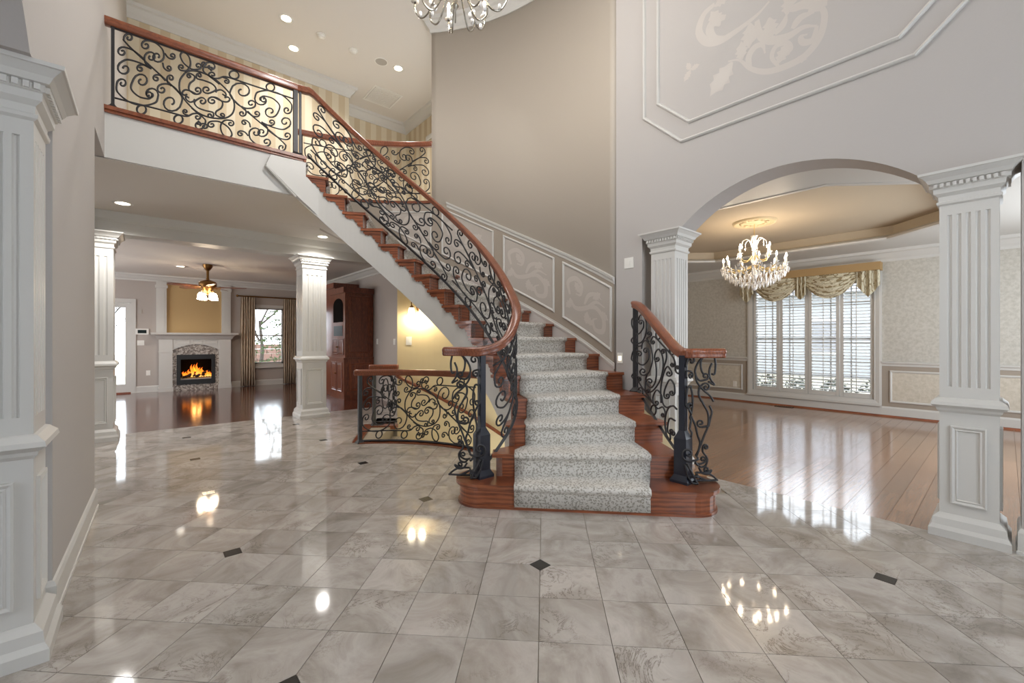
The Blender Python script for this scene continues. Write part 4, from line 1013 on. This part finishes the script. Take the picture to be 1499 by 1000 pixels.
g = G(); g.add([(.011*math.cos(k*pi/2), .011*math.sin(k*pi/2), -.018) for k in range(4)]+[(0, 0, 0), (0, 0, -.062)], [(k, (k+1) % 4, 4) for k in range(4)]+[((k+1) % 4, k, 5) for k in range(4)])
drop0 = None
def drop(x, y, z, sc=1):
    global drop0
    if drop0 is None:
        drop0 = G().add([(x+a, y+b, z+c) for a, b, c in g.v], g.f).build('crystal_drop', CRYSTAL, CHN, org=(x, y, z)); return
    inst('crystal_drop', drop0, (x, y, z), CHN, random.random(), sc)
def ctier(n, r, zc, zh, ph=0):
    for i in range(n):
        t = 2*pi*i/n+ph; ca, sa = math.cos(t), math.sin(t)
        pts = rnd([(cx+q*ca, cy+q*sa, z) for q, z in ((.03, zh), (r*.45, zh-.07), (r*.85, zh-.06), (r, zc-.02))], 4)
        G().tube(pts, .008, 5).build('arm', GILT, CHN, smooth=True, org=(cx+r*ca, cy+r*sa, zc))
        x, y = cx+r*ca, cy+r*sa
        c = G().lathe((x, y, zc), [(.01, -.02), (.038, 0), (.014, .006), (.012, .012), (.012, .075), (.001, .076)], 8).build('candle', PLASTIC, CHN, smooth=True, org=(x, y, zc))
        G().lathe((x, y, zc+.075), [(.004, 0), (.013, .014), (.010, .034), (.001, .058)], 8).build('bulb', BULB, c, smooth=True)
        for q in range(3): drop(x+.036*math.cos(q*pi/2), y+.036*math.sin(q*pi/2), zc-.005, .9)
ctier(11, .40, 2.36, 2.36, .2); ctier(6, .21, 2.535, 2.5, .4)
for i in range(6):
    t = i*pi/3+.1; ca, sa = math.cos(t), math.sin(t)
    G().tube(rnd([(cx+q*ca, cy+q*sa, z) for q, z in ((.02, 2.62), (.08, 2.74), (.15, 2.72), (.16, 2.66))], 5), .006, 5).build('arm', CRYSTAL, CHN, smooth=True); drop(cx+.16*ca, cy+.16*sa, 2.66)
for rr, n, zt in ((.42, 36, 2.31), (.38, 34, 2.25), (.32, 30, 2.20), (.25, 24, 2.155), (.17, 16, 2.12), (.08, 8, 2.09)):
    for i in range(n):
        t = 2*pi*i/n+rr*9; drop(cx+rr*math.cos(t), cy+rr*math.sin(t), zt, 1.3)
for i in range(22):
    t = 2*pi*i/22; ca, sa = math.cos(t), math.sin(t)
    pts = [(cx+q*ca, cy+q*sa, z) for q, z in ((.40, 2.33), (.36, 2.25), (.28, 2.17), (.19, 2.11), (.07, 2.07))]
    s_ = G()
    for p, q in zip(pts, pts[1:]):
        for k in range(4): s_.ball(tuple(np.array(p)+(np.array(q)-np.array(p))*k/4), .0085, 5, 4)
    s_.build('bead_strand', CRYSTAL, CHN)
G().ball((cx, cy, 2.03), .035, 10, 8).build('finial_ball', CRYSTAL, CHN, smooth=True)
lamp('chandelier_light', (cx, cy, 2.62), 8, .03, (1, .9, .78), CHN)

# foyer chandelier, only its lower arms reach into view
fx, fy = 1.85, 2.84
FC = thing('chandelier', 'nickel and glass foyer chandelier hanging high before the curved wall', 'chandelier', (fx, fy, 3.8))
G().tube([(fx, fy, ZC), (fx, fy, 4.3)], .008).build('chain', CHROME, FC)
G().lathe((fx, fy, 0), [(.001, 4.32), (.03, 4.30), (.05, 4.22), (.02, 4.15), (.045, 4.05), (.016, 3.985), (.016, 3.96), (.03, 3.935), (.012, 3.905), (.006, 3.90), (.006, 3.80), (.001, 3.795)], 12).build('stem', CHROME, FC, smooth=True)
for i in range(8):
    t = i*pi/4+.35; ca, sa = math.cos(t), math.sin(t)
    pts = rnd([(fx+q*ca, fy+q*sa, z) for q, z in ((.03, 4.2), (.08, 4.05), (.15, 3.89), (.20, 3.86), (.255, 3.92), (.25, 4.02), (.21, 4.03))], 5)
    G().tube(pts, .007, 6).build('arm', CHROME, FC, smooth=True)
    pts = rnd([(fx+q*ca, fy+q*sa, z) for q, z in ((.2, 4.1), (.28, 3.98), (.36, 3.97), (.42, 4.06), (.42, 4.12))], 5); G().tube(pts, .007, 6).build('arm', CHROME, FC, smooth=True)
    x, y = fx+.42*ca, fy+.42*sa
    c = G().lathe((x, y, 4.12), [(.01, 0), (.035, .01), (.013, .02), (.013, .1), (.001, .101)], 8).build('candle', PLASTIC, FC, smooth=True); G().lathe((x, y, 4.22), [(.004, 0), (.013, .014), (.01, .034), (.001, .058)], 8).build('bulb', BULB, c, smooth=True)
    for q, z in ((.2, 3.99), (.235, 3.96), (.36, 4.0), (.255, 4.05)): G().ball((fx+q*ca, fy+q*sa, z), .016, 6, 6, 1.6).build('glass_drop', CRYSTAL, FC, smooth=True)
lamp('foyer_chandelier_light', (fx, fy, 4.75), 205, .25, (1, .99, .98), FC)

# ------------------------------------------------------------------ ceiling fixtures
def can(x, y, z, label, power, col=(1, .97, .93)):
    t = thing('recessed_light', label, 'ceiling light', (x, y, z), 'recessed ceiling lights')
    G().lathe((x, y, z), [(.068, -.001), (.098, -.008), (.10, 0)], 20).build('trim_ring', PLASTIC, t, smooth=True)
    G().lathe((x, y, z), [(.001, -.003), (.068, -.003)], 20).build('lens', CANL, t)
    lamp('recessed_lamp', (x, y, z-.03), power, .07, col, t, spot=2.5)
can(1.60, 7.11, ZC, 'lit recessed light near smoke detectors on high hall ceiling', 170)
can(1.86, 7.76, ZC, 'lit recessed light close to the hall crown moulding', 80)
can(3.42, 7.11, ZC, 'lit recessed light beside the round ceiling speaker', 170)
can(-.22, 6.91, H1-.006, 'lit recessed light under the balcony above the glass door side', 125)
can(2.12, 7.09, H1-.006, 'lit recessed light under the balcony beside the stair stringer', 110)
can(.55, 11.6, HF, 'lit recessed light in the family room ceiling behind the fan', 80)
for x, y, l in ((2.11, 7.13, 'round white smoke detector nearest the balcony on the high ceiling'), (2.63, 7.15, 'round white smoke detector next to the ceiling speaker')):
    t = thing('smoke_detector', l, 'smoke detector', (x, y, ZC)); G().lathe((x, y, ZC), [(.001, -.045), (.045, -.045), (.055, -.03), (.056, -.02)], 20).build('cover', PLASTIC, t, smooth=True); G().lathe((x, y, ZC), [(.056, -.02), (.068, -.018), (.07, 0)], 20).build('base', PLASTIC, t)
t = thing('ceiling_speaker', 'flat grey round speaker in the hall ceiling', 'speaker', (3.11, 7.13, ZC)); G().lathe((3.11, 7.13, ZC), [(.001, -.006), (.098, -.006)], 24).build('grille', PLASTG, t); G().lathe((3.11, 7.13, ZC), [(.098, -.008), (.11, -.008), (.112, 0)], 24).build('rim', PLASTIC, t)
t = thing('ceiling_vent', 'rectangular slatted air return grille in the hall ceiling', 'vent', (3.58, 8.15, ZC))
G().frame([(3.30, 7.86), (3.88, 7.86), (3.88, 8.47), (3.30, 8.47)], lambda a, b, d: (a, b, ZC-d), [(0, 0), (0, .01), (.03, .012), (.035, 0)]).build('frame', PLASTIC, t)
G().box(3.33, 3.85, 7.89, 8.44, ZC-.003, ZC-.001).build('backing', PLASTG, t)
for i in range(13): G().box(3.34, 3.84, 7.9+i*.042, 7.927+i*.042, ZC-.012, ZC-.004).build('slat', PLASTIC, t)

# ------------------------------------------------------------------ family room
YF = 13.6
VX0, VX1, VZ0, VZ1 = 2.22, 2.99, .60, 2.16
DX0, DX1, DZ1 = -1.22, -.29, 2.16
w = G().box(-3.4, DX0, YF, YF+.15, 0, HF).box(DX0, DX1, YF, YF+.15, DZ1, HF).box(DX1, .58, YF, YF+.15, 0, HF).box(1.33, VX0, YF, YF+.15, 0, HF).box(.58, 1.33, YF, YF+.15, .9, HF).box(.58, 1.33, YF, YF+.15, 0, .15).box(VX0, VX1, YF, YF+.15, 0, VZ0).box(VX0, VX1, YF, YF+.15, VZ1, HF).box(VX1, 4.0, YF, YF+.15, 0, HF)
struct(w.build('wall_fireplace', GREYW))['label'] = 'greige family room wall with fireplace and window'
struct(G().box(3.80, 3.95, 5.6, YF, 0, HF+.1).box(3.77, 3.80, 6.2, 8.5, 0, HF).build('wall_family_right', GREYW))['label'] = 'greige wall beside the cherry cabinet'
struct(G().box(-3.55, -3.4, 4.4, YF, 0, HF+.1).box(-3.4, XL-.28, 4.4, 4.56, 0, H1).build('wall_family_left', GREYW))
crown('trim_10', [(-3.4, YF), (3.8, YF), (3.8, 8.5), (3.77, 8.5), (3.77, 7.78)], HF, side=-1, sc=.85)['label'] = 'white crown moulding of the family room'
struct(G().sweep([(-.27, YF), (.25, YF)], BASE, side=-1).sweep([(1.7, YF), (3.8, YF), (3.8, 10)], BASE, side=-1).build('baseboard_family', WHITE))
# glass door
D1 = thing('door_1', 'white patio door with a full glass pane beside the fireplace', 'door', (-.8, YF, 0)); D1['kind'] = 'structure'
cs = G()
for x0, x1 in ((DX0-.09, DX0), (DX1, DX1+.09)): cs.box(x0, x1, YF-.02, YF, 0, DZ1+.09)
cs.box(DX0, DX1, YF-.02, YF, DZ1, DZ1+.09).box(DX0, DX0+.015, YF, YF+.13, 0, DZ1).box(DX1-.015, DX1, YF, YF+.13, 0, DZ1).box(DX0, DX1, YF, YF+.13, DZ1-.015, DZ1); cs.build('casing', WHITE, D1)
G().box(DX1-.10, DX1-.015, YF+.02, YF+.07, .03, DZ1-.02).box(DX0+.015, DX0+.10, YF+.02, YF+.07, .03, DZ1-.02).box(DX0+.1, DX1-.1, YF+.02, YF+.07, .03, .22).box(DX0+.1, DX1-.1, YF+.02, YF+.07, DZ1-.12, DZ1-.02).build('leaf', WHITE, D1)
G().box(DX0+.1, DX1-.1, YF+.04, YF+.046, .22, DZ1-.12).build('pane', GLASS, D1); G().box(DX0, DX1, YF-.015, YF+.13, 0, .03).build('threshold', CHERRY, D1)
# window
W2 = thing('window_2', 'double-hung family room window between patterned curtains', 'window', (2.6, YF, 0)); W2['kind'] = 'structure'
G().frame([(VX0-.09, VZ0-.09), (VX1+.09, VZ0-.09), (VX1+.09, VZ1+.09), (VX0-.09, VZ1+.09)], lambda a, b, d: (a, YF-d, b), [(0, 0), (0, .02), (.09, .016), (.09, -.1), (.08, -.1)]).build('casing', WHITE, W2)
sh = G()
for x in (VX0, VX1-.04): sh.box(x, x+.04, YF+.06, YF+.1, VZ0, VZ1)
for z in (VZ0, 1.375, VZ1-.04): sh.box(VX0, VX1, YF+.06, YF+.1, z, z+.04)
sh.build('sash', WHITE, W2); mu = G()
for x in (VX0+.09, VX1-.1): mu.box(x, x+.012, YF+.075, YF+.085, VZ0, VZ1)
for z in (VZ0+.09, 1.28, 1.49, VZ1-.1): mu.box(VX0, VX1, YF+.075, YF+.085, z, z+.012)
mu.build('muntin', PLASTG, W2); G().box(VX0, VX1, YF+.079, YF+.081, VZ0, VZ1).build('pane', GLASS, W2)
G().box(VX0-.12, VX1+.12, YF-.05, YF, VZ0-.12, VZ0-.09).build('sill', WHITE, W2)
rod = thing('curtain_rod', 'dark bronze curtain rod above the family room window', 'curtain rod', (2.6, YF-.09, 2.45)); G().tube([(1.87, YF-.09, 2.46), (3.52, YF-.09, 2.46)], .018, 8).build('pole', BRASS, rod)
for x in (1.85, 3.54): G().ball((x, YF-.09, 2.46), .035).build('finial', BRASS, rod, smooth=True)
def curtain(x0, x1, l):
    rows = []
    for i in range(49):
        t = i/48; rows.append([(x0+(x1-x0)*t+.01*math.sin(z*3+t*9), YF-.09+.035*math.sin(t*2*pi*6)*(1-.1*z), z) for z in (.015, .6, 1.2, 1.8, 2.44)])
    q = G(); q.grid(rows); o = q.build('curtain', CURT, smooth=True); m = o.modifiers.new('thick', 'SOLIDIFY'); m.thickness = .006; tag(o, l, 'curtain')
curtain(1.92, 2.26, 'long pleated curtain hanging between fireplace and window'); curtain(2.96, 3.28, 'long pleated curtain hanging on the cabinet side of window')
# fireplace
FP = thing('fireplace', 'white mantel fireplace with mosaic tile surround and burning fire', 'fireplace', (1.0, YF, 0)); Y0 = YF-.16
fF = lambda a, b, d: (a, Y0-d, b)
for x0 in (.22, 1.43): G().box(x0, x0+.26, Y0-.03, YF, 0, 1.28).box(x0-.015, x0+.275, Y0-.045, YF, 0, .1).box(x0-.01, x0+.27, Y0-.04, YF, .96, .99).build('mantel_leg', WHITE, FP)
ap = [(.46, 1.28)]+[(x, 1.0+.16*math.sin(pi*(x-.46)/(1.45-.46))**.8 if .46 < x < 1.45 else 1.0) for x in np.linspace(.46, 1.45, 21)]+[(1.45, 1.28)]
fz = G()
for (x0, z0), (x1, z1) in zip(ap[1:-1], ap[2:-1]): fz.prismf([(x0, z0), (x1, z1), (x1, 1.30), (x0, 1.30)], fF, -.16, .015)
fz.build('frieze', WHITE, FP)
for a, b in ((.25, .45), (.52, .82), (.86, 1.08), (1.12, 1.40), (1.46, 1.66)): G().frame([(a, 1.17 if .5 < a < 1.4 else 1.05), (b, 1.17 if .5 < a < 1.4 else 1.05), (b, 1.27), (a, 1.27)], lambda p, q, d: fF(p, q, .016+d), [(0, 0), (0, .008), (.015, .008), (.018, 0)]).build('frieze_panel', WHITE, FP)
G().sweep([(.21, YF), (.21, Y0-.03), (1.70, Y0-.03), (1.70, YF)], [(-.2, 1.28), (0, 1.28), (.02, 1.30), (.05, 1.36), (.10, 1.40), (.14, 1.405), (.145, 1.45), (-.2, 1.45)], side=-1).build('mantel_shelf', WHITE, FP)
sr = G().box(.46, .58, Y0+.03, Y0+.06, 0, 1.2).box(1.33, 1.45, Y0+.03, Y0+.06, 0, 1.2).box(.58, 1.33, Y0+.03, Y0+.06, .89, 1.2).box(.58, 1.33, Y0+.03, Y0+.06, 0, .16); sr.build('tile_surround', MOSAIC, FP)
bx = G().box(.56, 1.35, Y0+.005, Y0+.035, .78, .90).box(.56, 1.35, Y0+.005, Y0+.035, .15, .27).box(.56, .64, Y0+.005, Y0+.035, .27, .78).box(1.27, 1.35, Y0+.005, Y0+.035, .27, .78); bx.build('firebox_frame', BLACK, FP)
G().box(.6, 1.31, YF+.30, YF+.32, .15, .9).box(.58, .60, Y0+.04, YF+.32, .15, .9).box(1.31, 1.33, Y0+.04, YF+.32, .15, .9).box(.58, 1.33, Y0+.04, YF+.32, .88, .9).build('firebox', NICHE, FP)
G().box(.6, 1.31, Y0+.04, YF+.3, .2, .29).build('ash_bed', CEMENT, FP)
for q in (((.68, YF, .33), (1.2, YF+.05, .36)), ((.75, YF-.04, .33), (1.05, YF+.1, .47)), ((.95, YF-.05, .33), (1.25, YF+.08, .45))): G().tube([q[0], tuple((np.array(q[0])+np.array(q[1]))/2+np.array([0, 0, .02])), q[1]], .035, 8).build('log', LOG, FP)
for i in range(11):
    x = .70+.055*i; hh = (.13+.22*math.exp(-((i-4.5)/2.6)**2))*random.uniform(.8, 1.15); y = YF+random.uniform(-.02, .06)
    G().tube(rnd([(x, y, .32), (x+.02, y, .32+hh*.4), (x-.01, y, .32+hh*.75), (x+.012, y, .32+hh)], 4), [.03, .033, .036, .038, .038, .034, .03, .026, .022, .016, .01, .006, .002], 6).build('flame', FLAME, FP, smooth=True)
lamp('fire_glow', (.97, YF+.02, .55), 5, .1, (1, .5, .15), FP)
for x0 in (.17, 1.50): G().box(x0, x0+.20, YF-.07, YF, 1.45, 2.70).box(x0-.02, x0+.22, YF-.09, YF, 2.55, 2.62).box(x0+.04, x0+.16, YF-.078, YF, 1.55, 2.5).build('overmantel_pilaster', WHITE, FP)
G().box(.37, 1.50, YF-.012, YF, 1.45, 2.66).build('overmantel_panel', TAN, FP)
# wall controls by the fireplace
def plate(name, label, cat, c, n, w, h, parts=(), m=None, d=.008):
    n = np.array(n, float); n /= np.linalg.norm(n); u = np.array([-n[1], n[0], 0]); c = np.array(c, float); t = thing(name, label, cat, tuple(c))
    fn = lambda a, b, e: tuple(c+u*a+np.array([0, 0, b])+n*e)
    G().prismf([(-w/2, -h/2), (w/2, -h/2), (w/2, h/2), (-w/2, h/2)], fn, 0, d).build('plate', m or PLASTIC, t)
    for nm, a0, a1, b0, b1, e, mm in parts: G().prismf([(a0, b0), (a1, b0), (a1, b1), (a0, b1)], fn, d-.002, d+e, ).build(nm, mm, t)
    return t
q = onY(208, 485.5, YF); plate('thermostat', 'white control panel with dark screen beside the mantel', 'thermostat', (q[0], YF, q[2]), (0, -1, 0), .24, .14, [('screen', -.08, .08, -.04, .04, .003, DARKGL)], d=.025)
q = onY(206, 502, YF); plate('light_switch', 'white switch plate under the control panel by fireplace', 'switch', (q[0], YF, q[2]), (0, -1, 0), .13, .12, [('toggle', -.03, -.01, -.02, .02, .006, PLASTIC), ('toggle', .01, .03, -.02, .02, .006, PLASTIC)])
q = onY(205, 456, YF); plate('wall_sensor', 'small grey wall sensor above the control panel', 'sensor', (q[0], YF, q[2]), (0, -1, 0), .07, .10, [('face', -.025, .025, -.035, .035, .003, PLASTG)], PLASTG)
q = onY(217, 546, YF); plate('wall_outlet', 'white outlet low on wall beside the fireplace', 'outlet', (q[0], YF, q[2]), (0, -1, 0), .08, .12, [('socket', -.02, .02, .01, .045, .003, PLASTIC), ('socket', -.02, .02, -.045, -.01, .003, PLASTIC)])
q = onX(921, 385, XR); plate('wall_plate', 'white volume control plate on foyer wall near the arch', 'switch', (XR, q[1], q[2]), (-1, 0, 0), .115, .115, [('dial', -.012, .018, -.02, .02, .008, PLASTIC)])
q = onX(908, 524, XR); tt = plate('night_light', 'lit white step light beside the stair skirt', 'light', (XR, q[1], q[2]), (-1, 0, 0), .07, .115, [('lens', -.018, .018, -.03, .02, .004, SHADE)])
plate('light_switch', 'cream switch plate on the yellow stairwell wall', 'switch', pol(RO-.022, 49.6, 1.27), (C[0]-pol(1, 49.6)[0], C[1]-pol(1, 49.6)[1], 0), .085, .125, [('rocker', -.018, .018, -.035, .035, .004, PLASTIC)])
for y_, l in ((8.9, 'white switch plate on greige wall close to the cherry cabinet'), (8.0, 'white switch plate on greige wall close to the yellow stairwell')): plate('light_switch', l, 'switch', (3.80 if y_ > 8.5 else 3.77, y_, 1.24), (-1, 0, 0), .08, .12, [('rocker', -.018, .018, -.035, .035, .004, PLASTIC)])
q = onX(1076, 562, XD); plate('wall_outlet', 'white outlet in the dining room dado panel', 'outlet', (XD-.011, q[1], q[2]), (-1, 0, 0), .075, .12, [('socket', -.02, .02, .01, .045, .003, PLASTIC), ('socket', -.02, .02, -.045, -.01, .003, PLASTIC)])
q = onX(124, 680, XL); plate('wall_outlet', 'white outlet low on the pale wall past the study column', 'outlet', (XL, q[1], .40), (1, 0, 0), .075, .12, [('socket', -.02, .02, .01, .045, .003, PLASTIC), ('socket', -.02, .02, -.045, -.01, .003, PLASTIC)])
t = thing('floor_register', 'small brown floor vent below the shuttered window', 'vent', (9.2, 2.75, 0)); G().box(9.17, 9.28, 2.62, 2.92, 0, .006).build('frame', LOG, t)
for i in range(8): G().box(9.18, 9.27, 2.635+i*.035, 2.65+i*.035, .006, .009).build('slat', BRASS, t)

# ceiling fan
fx, fy = .97, 10.95
FN = thing('ceiling_fan', 'antique brass ceiling fan with red-brown blades and lit glass shades', 'ceiling fan', (fx, fy, HF))
G().lathe((fx, fy, HF), [(.09, 0), (.085, -.05), (.05, -.11), (.03, -.13)], 16).build('canopy', BRASS, FN, smooth=True)
G().lathe((fx, fy, HF), [(.026, -.11), (.022, -.28), (.04, -.33)], 12).build('downrod', BRASS, FN, smooth=True)
G().lathe((fx, fy, HF), [(.04, -.32), (.14, -.36), (.16, -.38), (.16, -.45), (.12, -.50), (.10, -.54), (.06, -.60), (.02, -.63), (.001, -.64)], 18).build('motor_housing', BRASS, FN, smooth=True)
for i in range(5):
    t = i*2*pi/5+.42+math.radians(-40.67); ca, sa = math.cos(t), math.sin(t)
    pr = [(.20, -.05), (.28, -.065), (.55, -.075), (.66, -.06), (.70, -.02), (.70, .02), (.66, .06), (.55, .075), (.28, .065), (.20, .05)]
    fn = lambda a, b, d: (fx+a*ca-b*sa, fy+a*sa+b*ca, HF-.475+d+b*.2)
    b = G().prismf(pr, fn, 0, .01).build('blade', CHERRY, FN, org=(fx+.4*ca, fy+.4*sa, HF-.47)); G().prismf([(.1, -.02), (.3, -.03), (.3, .03), (.1, .02)], fn, -.008, 0).build('blade_iron', BRASS, b)
for i in range(4):
    t = i*pi/2+.5; ca, sa = math.cos(t), math.sin(t); x, y = fx+.14*ca, fy+.14*sa
    G().tube([(fx+.05*ca, fy+.05*sa, HF-.57), (fx+.11*ca, fy+.11*sa, HF-.56), (x, y, HF-.60)], .01).build('light_arm', BRASS, FN); G().lathe((x, y, HF), [(.03, -.60), (.05, -.64), (.062, -.70), (.066, -.74), (.055, -.74)], 14).build('shade', FANSH, FN, smooth=True)
lamp('fan_light', (fx, fy, HF-.62), 22, .03, (1, .9, .75), FN)

# cherry media cabinet
CB = thing('media_cabinet', 'cherry media cabinet with arched niche and panelled side', 'cabinet', (3.5, 9.6, 0))
def carcass(x0, x1, y0, y1, zt, lower):
    G().box(x0-.03, x1, y0-.02, y1, 0, .10).build('base', CHERRY, CB)
    G().box(x0-.03, x1, y0-.02, y1, .1, lower).build('lower_case', CHERRY, CB)
    G().box(x0-.04, x1, y0-.03, y1, lower, lower+.035).build('waist_moulding', CHERRY, CB)
    G().box(x0, x1, y0, y1, lower+.035, zt).build('upper_case', CHERRY, CB)
    G().sweep([(x1, y0), (x0, y0), (x0, y1)], [(-.05, zt-.02), (0, zt-.02), (.02, zt), (.03, zt+.03), (.07, zt+.075), (.07, zt+.095), (-.05, zt+.095)], side=1 if False else -1).build('cornice', CHERRY, CB)
carcass(3.18, 3.79, 9.12, 9.98, 2.30, .86)
carcass(3.26, 3.79, 10.0, 11.9, 2.48, .86)
fS = lambda a, b, d: (a, 9.12-d, b); fS2 = lambda a, b, d: (a, 9.10-d, b)
PM = [(0, 0), (.004, .012), (.02, .014), (.03, .004), (.06, .010), (.065, .006)]
def rpanel(poly, fn, nm='side_panel'):
    o = G().frame(poly, fn, PM); x0, z0 = poly[0]; x1, z1 = poly[2]; s_ = 1 if x1 > x0 else -1
    o.prismf([(x0+.06*s_, z0+.06), (x1-.06*s_, z0+.06), (x1-.06*s_, z1-.06), (x0+.06*s_, z1-.06)], fn, 0, .008); return o.build(nm, CHERRY, CB)
rpanel([(3.26, .98), (3.72, .98), (3.72, 2.22), (3.26, 2.22)], fS); rpanel([(3.26, .18), (3.72, .18), (3.72, .78), (3.26, .78)], fS2)
fX = lambda a, b, d: (3.18-d, a, b); fX2 = lambda a, b, d: (3.15-d, a, b)
na = [(9.24, 1.66)]+[(9.24, 2.02)]+[(9.55-.31*math.cos(t), 2.02+.16*math.sin(t)) for t in np.linspace(0, pi, 12)]+[(9.86, 2.02), (9.86, 1.66)]
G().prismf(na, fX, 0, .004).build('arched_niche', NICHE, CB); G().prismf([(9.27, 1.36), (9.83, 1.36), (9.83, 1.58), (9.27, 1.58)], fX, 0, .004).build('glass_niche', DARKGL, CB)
for y0 in (9.2, 9.56):
    d = rpanel([(y0, .95), (y0+.34, .95), (y0+.34, 1.30), (y0, 1.30)], fX, 'door'); G().ball((3.15, 9.52 if y0 < 9.4 else 9.58, 1.12), .014).build('knob', BRASS, d)
    d = rpanel([(y0, .16), (y0+.34, .16), (y0+.34, .8), (y0, .8)], fX2, 'door'); G().ball((3.12, 9.52 if y0 < 9.4 else 9.58, .55), .014).build('knob', BRASS, d)
# sconces on the stairwell wall
def sconce(deg, z, l):
    R = RO-.02; t = thing('wall_sconce', l, 'wall lamp', pol(R, deg, z)); dm_ = deg-1.6
    G().lathe((*pol(R-.005, dm_), z+.06), [(.001, -.06), (.03, -.05), (.045, .0), (.03, .05), (.001, .06)], 10).build('backplate', BRASS, t, smooth=True)
    for dg in (deg, deg-3.2):
        p = pol(R-.13, dg)
        G().tube(rnd([pol(R, dm_, z+.06), pol(R-.06, (dg+dm_)/2, z+.12), pol(R-.12, dg, z+.13), pol(R-.13, dg, z+.06)], 4), .008).build('arm', BRASS, t, smooth=True)
        G().lathe((*p, z), [(.012, .08), (.03, .06), (.034, .04)], 12).build('holder', BRASS, t, smooth=True); G().lathe((*p, z), [(.034, .045), (.045, .02), (.05, -.03), (.066, -.075), (.062, -.075)], 14).build('shade', SHADE, t, smooth=True)
        lamp('sconce_light', (*p, z-.1), 9, .04, (1, .88, .66), t)
sconce(48.2, 1.72, 'two-light brass sconce with frosted bell shades on the yellow stairwell wall')

# ------------------------------------------------------------------ outdoors
struct(G().box(-30, 40, 13.8, 60, -.6, -.4).box(9.6, 60, -30, 13.8, -.6, -.4).build('ground', SNOW))['label'] = 'pale winter lawn outside the windows'
def tree(x, y, h, seed, l):
    r_ = random.Random(seed); t = thing('bare_tree', l, 'tree', (x, y, -.4), 'bare trees in the yard'); g = G()
    def br(p, d, L, r, lev):
        q = p+d*L; g.tube([p, p+d*L*.5+np.array([r_.uniform(-.05, .05)*L, 0, 0]), q], [r, r*.8, r*.6], 5)
        if lev:
            for k in range(3 if lev > 1 else 4):
                e_ = d+np.array([r_.uniform(-.9, .9), r_.uniform(-.9, .9), r_.uniform(-.1, .6)]); br(p+d*L*r_.uniform(.45, 1), e_/np.linalg.norm(e_), L*.6, r*.5, lev-1)
    br(np.array([x, y, -.4]), np.array([0, 0, 1.]), h*.45, .09, 4); g.build('trunk', BARK, t)
for i, (x, y, h) in enumerate(((-1.6, 17.2, 5), (1.2, 23, 7), (3.6, 20.5, 5.5), (7.5, 25, 7), (-2.6, 24, 7))): tree(x, y, h, i, 'bare grey tree outside the family room windows')
t = thing('evergreen_tree', 'green evergreen branches outside the family room window', 'tree', (3.85, 16.6, -.4)); G().tube([(3.85, 16.6, -.4), (3.85, 16.6, 4.5)], [.12, .03], 8).build('trunk', BARK, t)
lv = G(); R_ = random.Random(3)
for i in range(60):
    z = .2+4*R_.random(); a = R_.uniform(0, 2*pi); L = (4.6-z)*.36; 
    for k in range(22):
        s_ = R_.random(); p = np.array([3.85+L*s_*math.cos(a), 16.6+L*s_*math.sin(a), z-.25*s_]); d = np.array([R_.uniform(-1, 1), R_.uniform(-1, 1), R_.uniform(-.6, .4)])*.13
        lv.add([p, p+d+np.array([0, 0, .03]), p+d-np.array([0, 0, .03])], [(0, 1, 2)])
lv.build('needles', LEAF, t, kind='stuff')
t = thing('terrace_wall', 'low reddish brick terrace wall behind the family room window', 'wall', (3.0, 24, -.4))
for r in range(6):
    for i in range(26): G().box(-.5+i*.42+(r % 2)*.2, -.5+i*.42+.40+(r % 2)*.2, 24, 24.3, -.4+r*.24, -.4+r*.24+.225).build('stone_block', BRICKT, t)
for i in range(9):
    y = .5+i*.62; t = thing('hedge_shrub', 'clipped grey-green shrub of the hedge outside the shuttered window', 'shrub', (10.9, y, -.4), 'hedge outside the dining window'); lv = G(); R_ = random.Random(i)
    for k in range(420):
        v = np.array([R_.gauss(0, 1), R_.gauss(0, 1), R_.gauss(0, 1)]); v /= np.linalg.norm(v); p = np.array([10.9, y, .0])+v*np.array([.34, .27, .44]); d = np.array([R_.uniform(-1, 1), R_.uniform(-1, 1), R_.uniform(-1, 1)])*.06; e_ = np.cross(d, v)*.8
        lv.add([p, p+d, p+d+e_, p+e_], [(0, 1, 2, 3)])
    lv.build('foliage', HEDGE, t); G().tube([(10.9, y, -.4), (10.9, y, .1)], .03).build('stem', BARK, t)
t = thing('neighbour_house', 'pale sided house with grey roof across the yard', 'house', (26, 10, -.4))
G().box(24, 34, 2, 22, -.4, 3.4).build('walls', SIDING, t)
G().add([(23.5, 1.5, 3.4), (23.5, 22.5, 3.4), (34.5, 22.5, 3.4), (34.5, 1.5, 3.4), (29, 1.5, 7), (29, 22.5, 7)], [(0, 1, 5, 4), (2, 3, 4, 5), (0, 4, 3), (1, 2, 5), (0, 3, 2, 1)]).build('roof', ROOFM, t)
for y in (5, 9, 13, 17):
    o = G().box(23.94, 24, y, y+1.3, .6, 2.2).build('window', PLASTIC, t); G().box(23.93, 23.95, y+.08, y+1.22, .68, 2.12).build('pane', ROOFM, o)
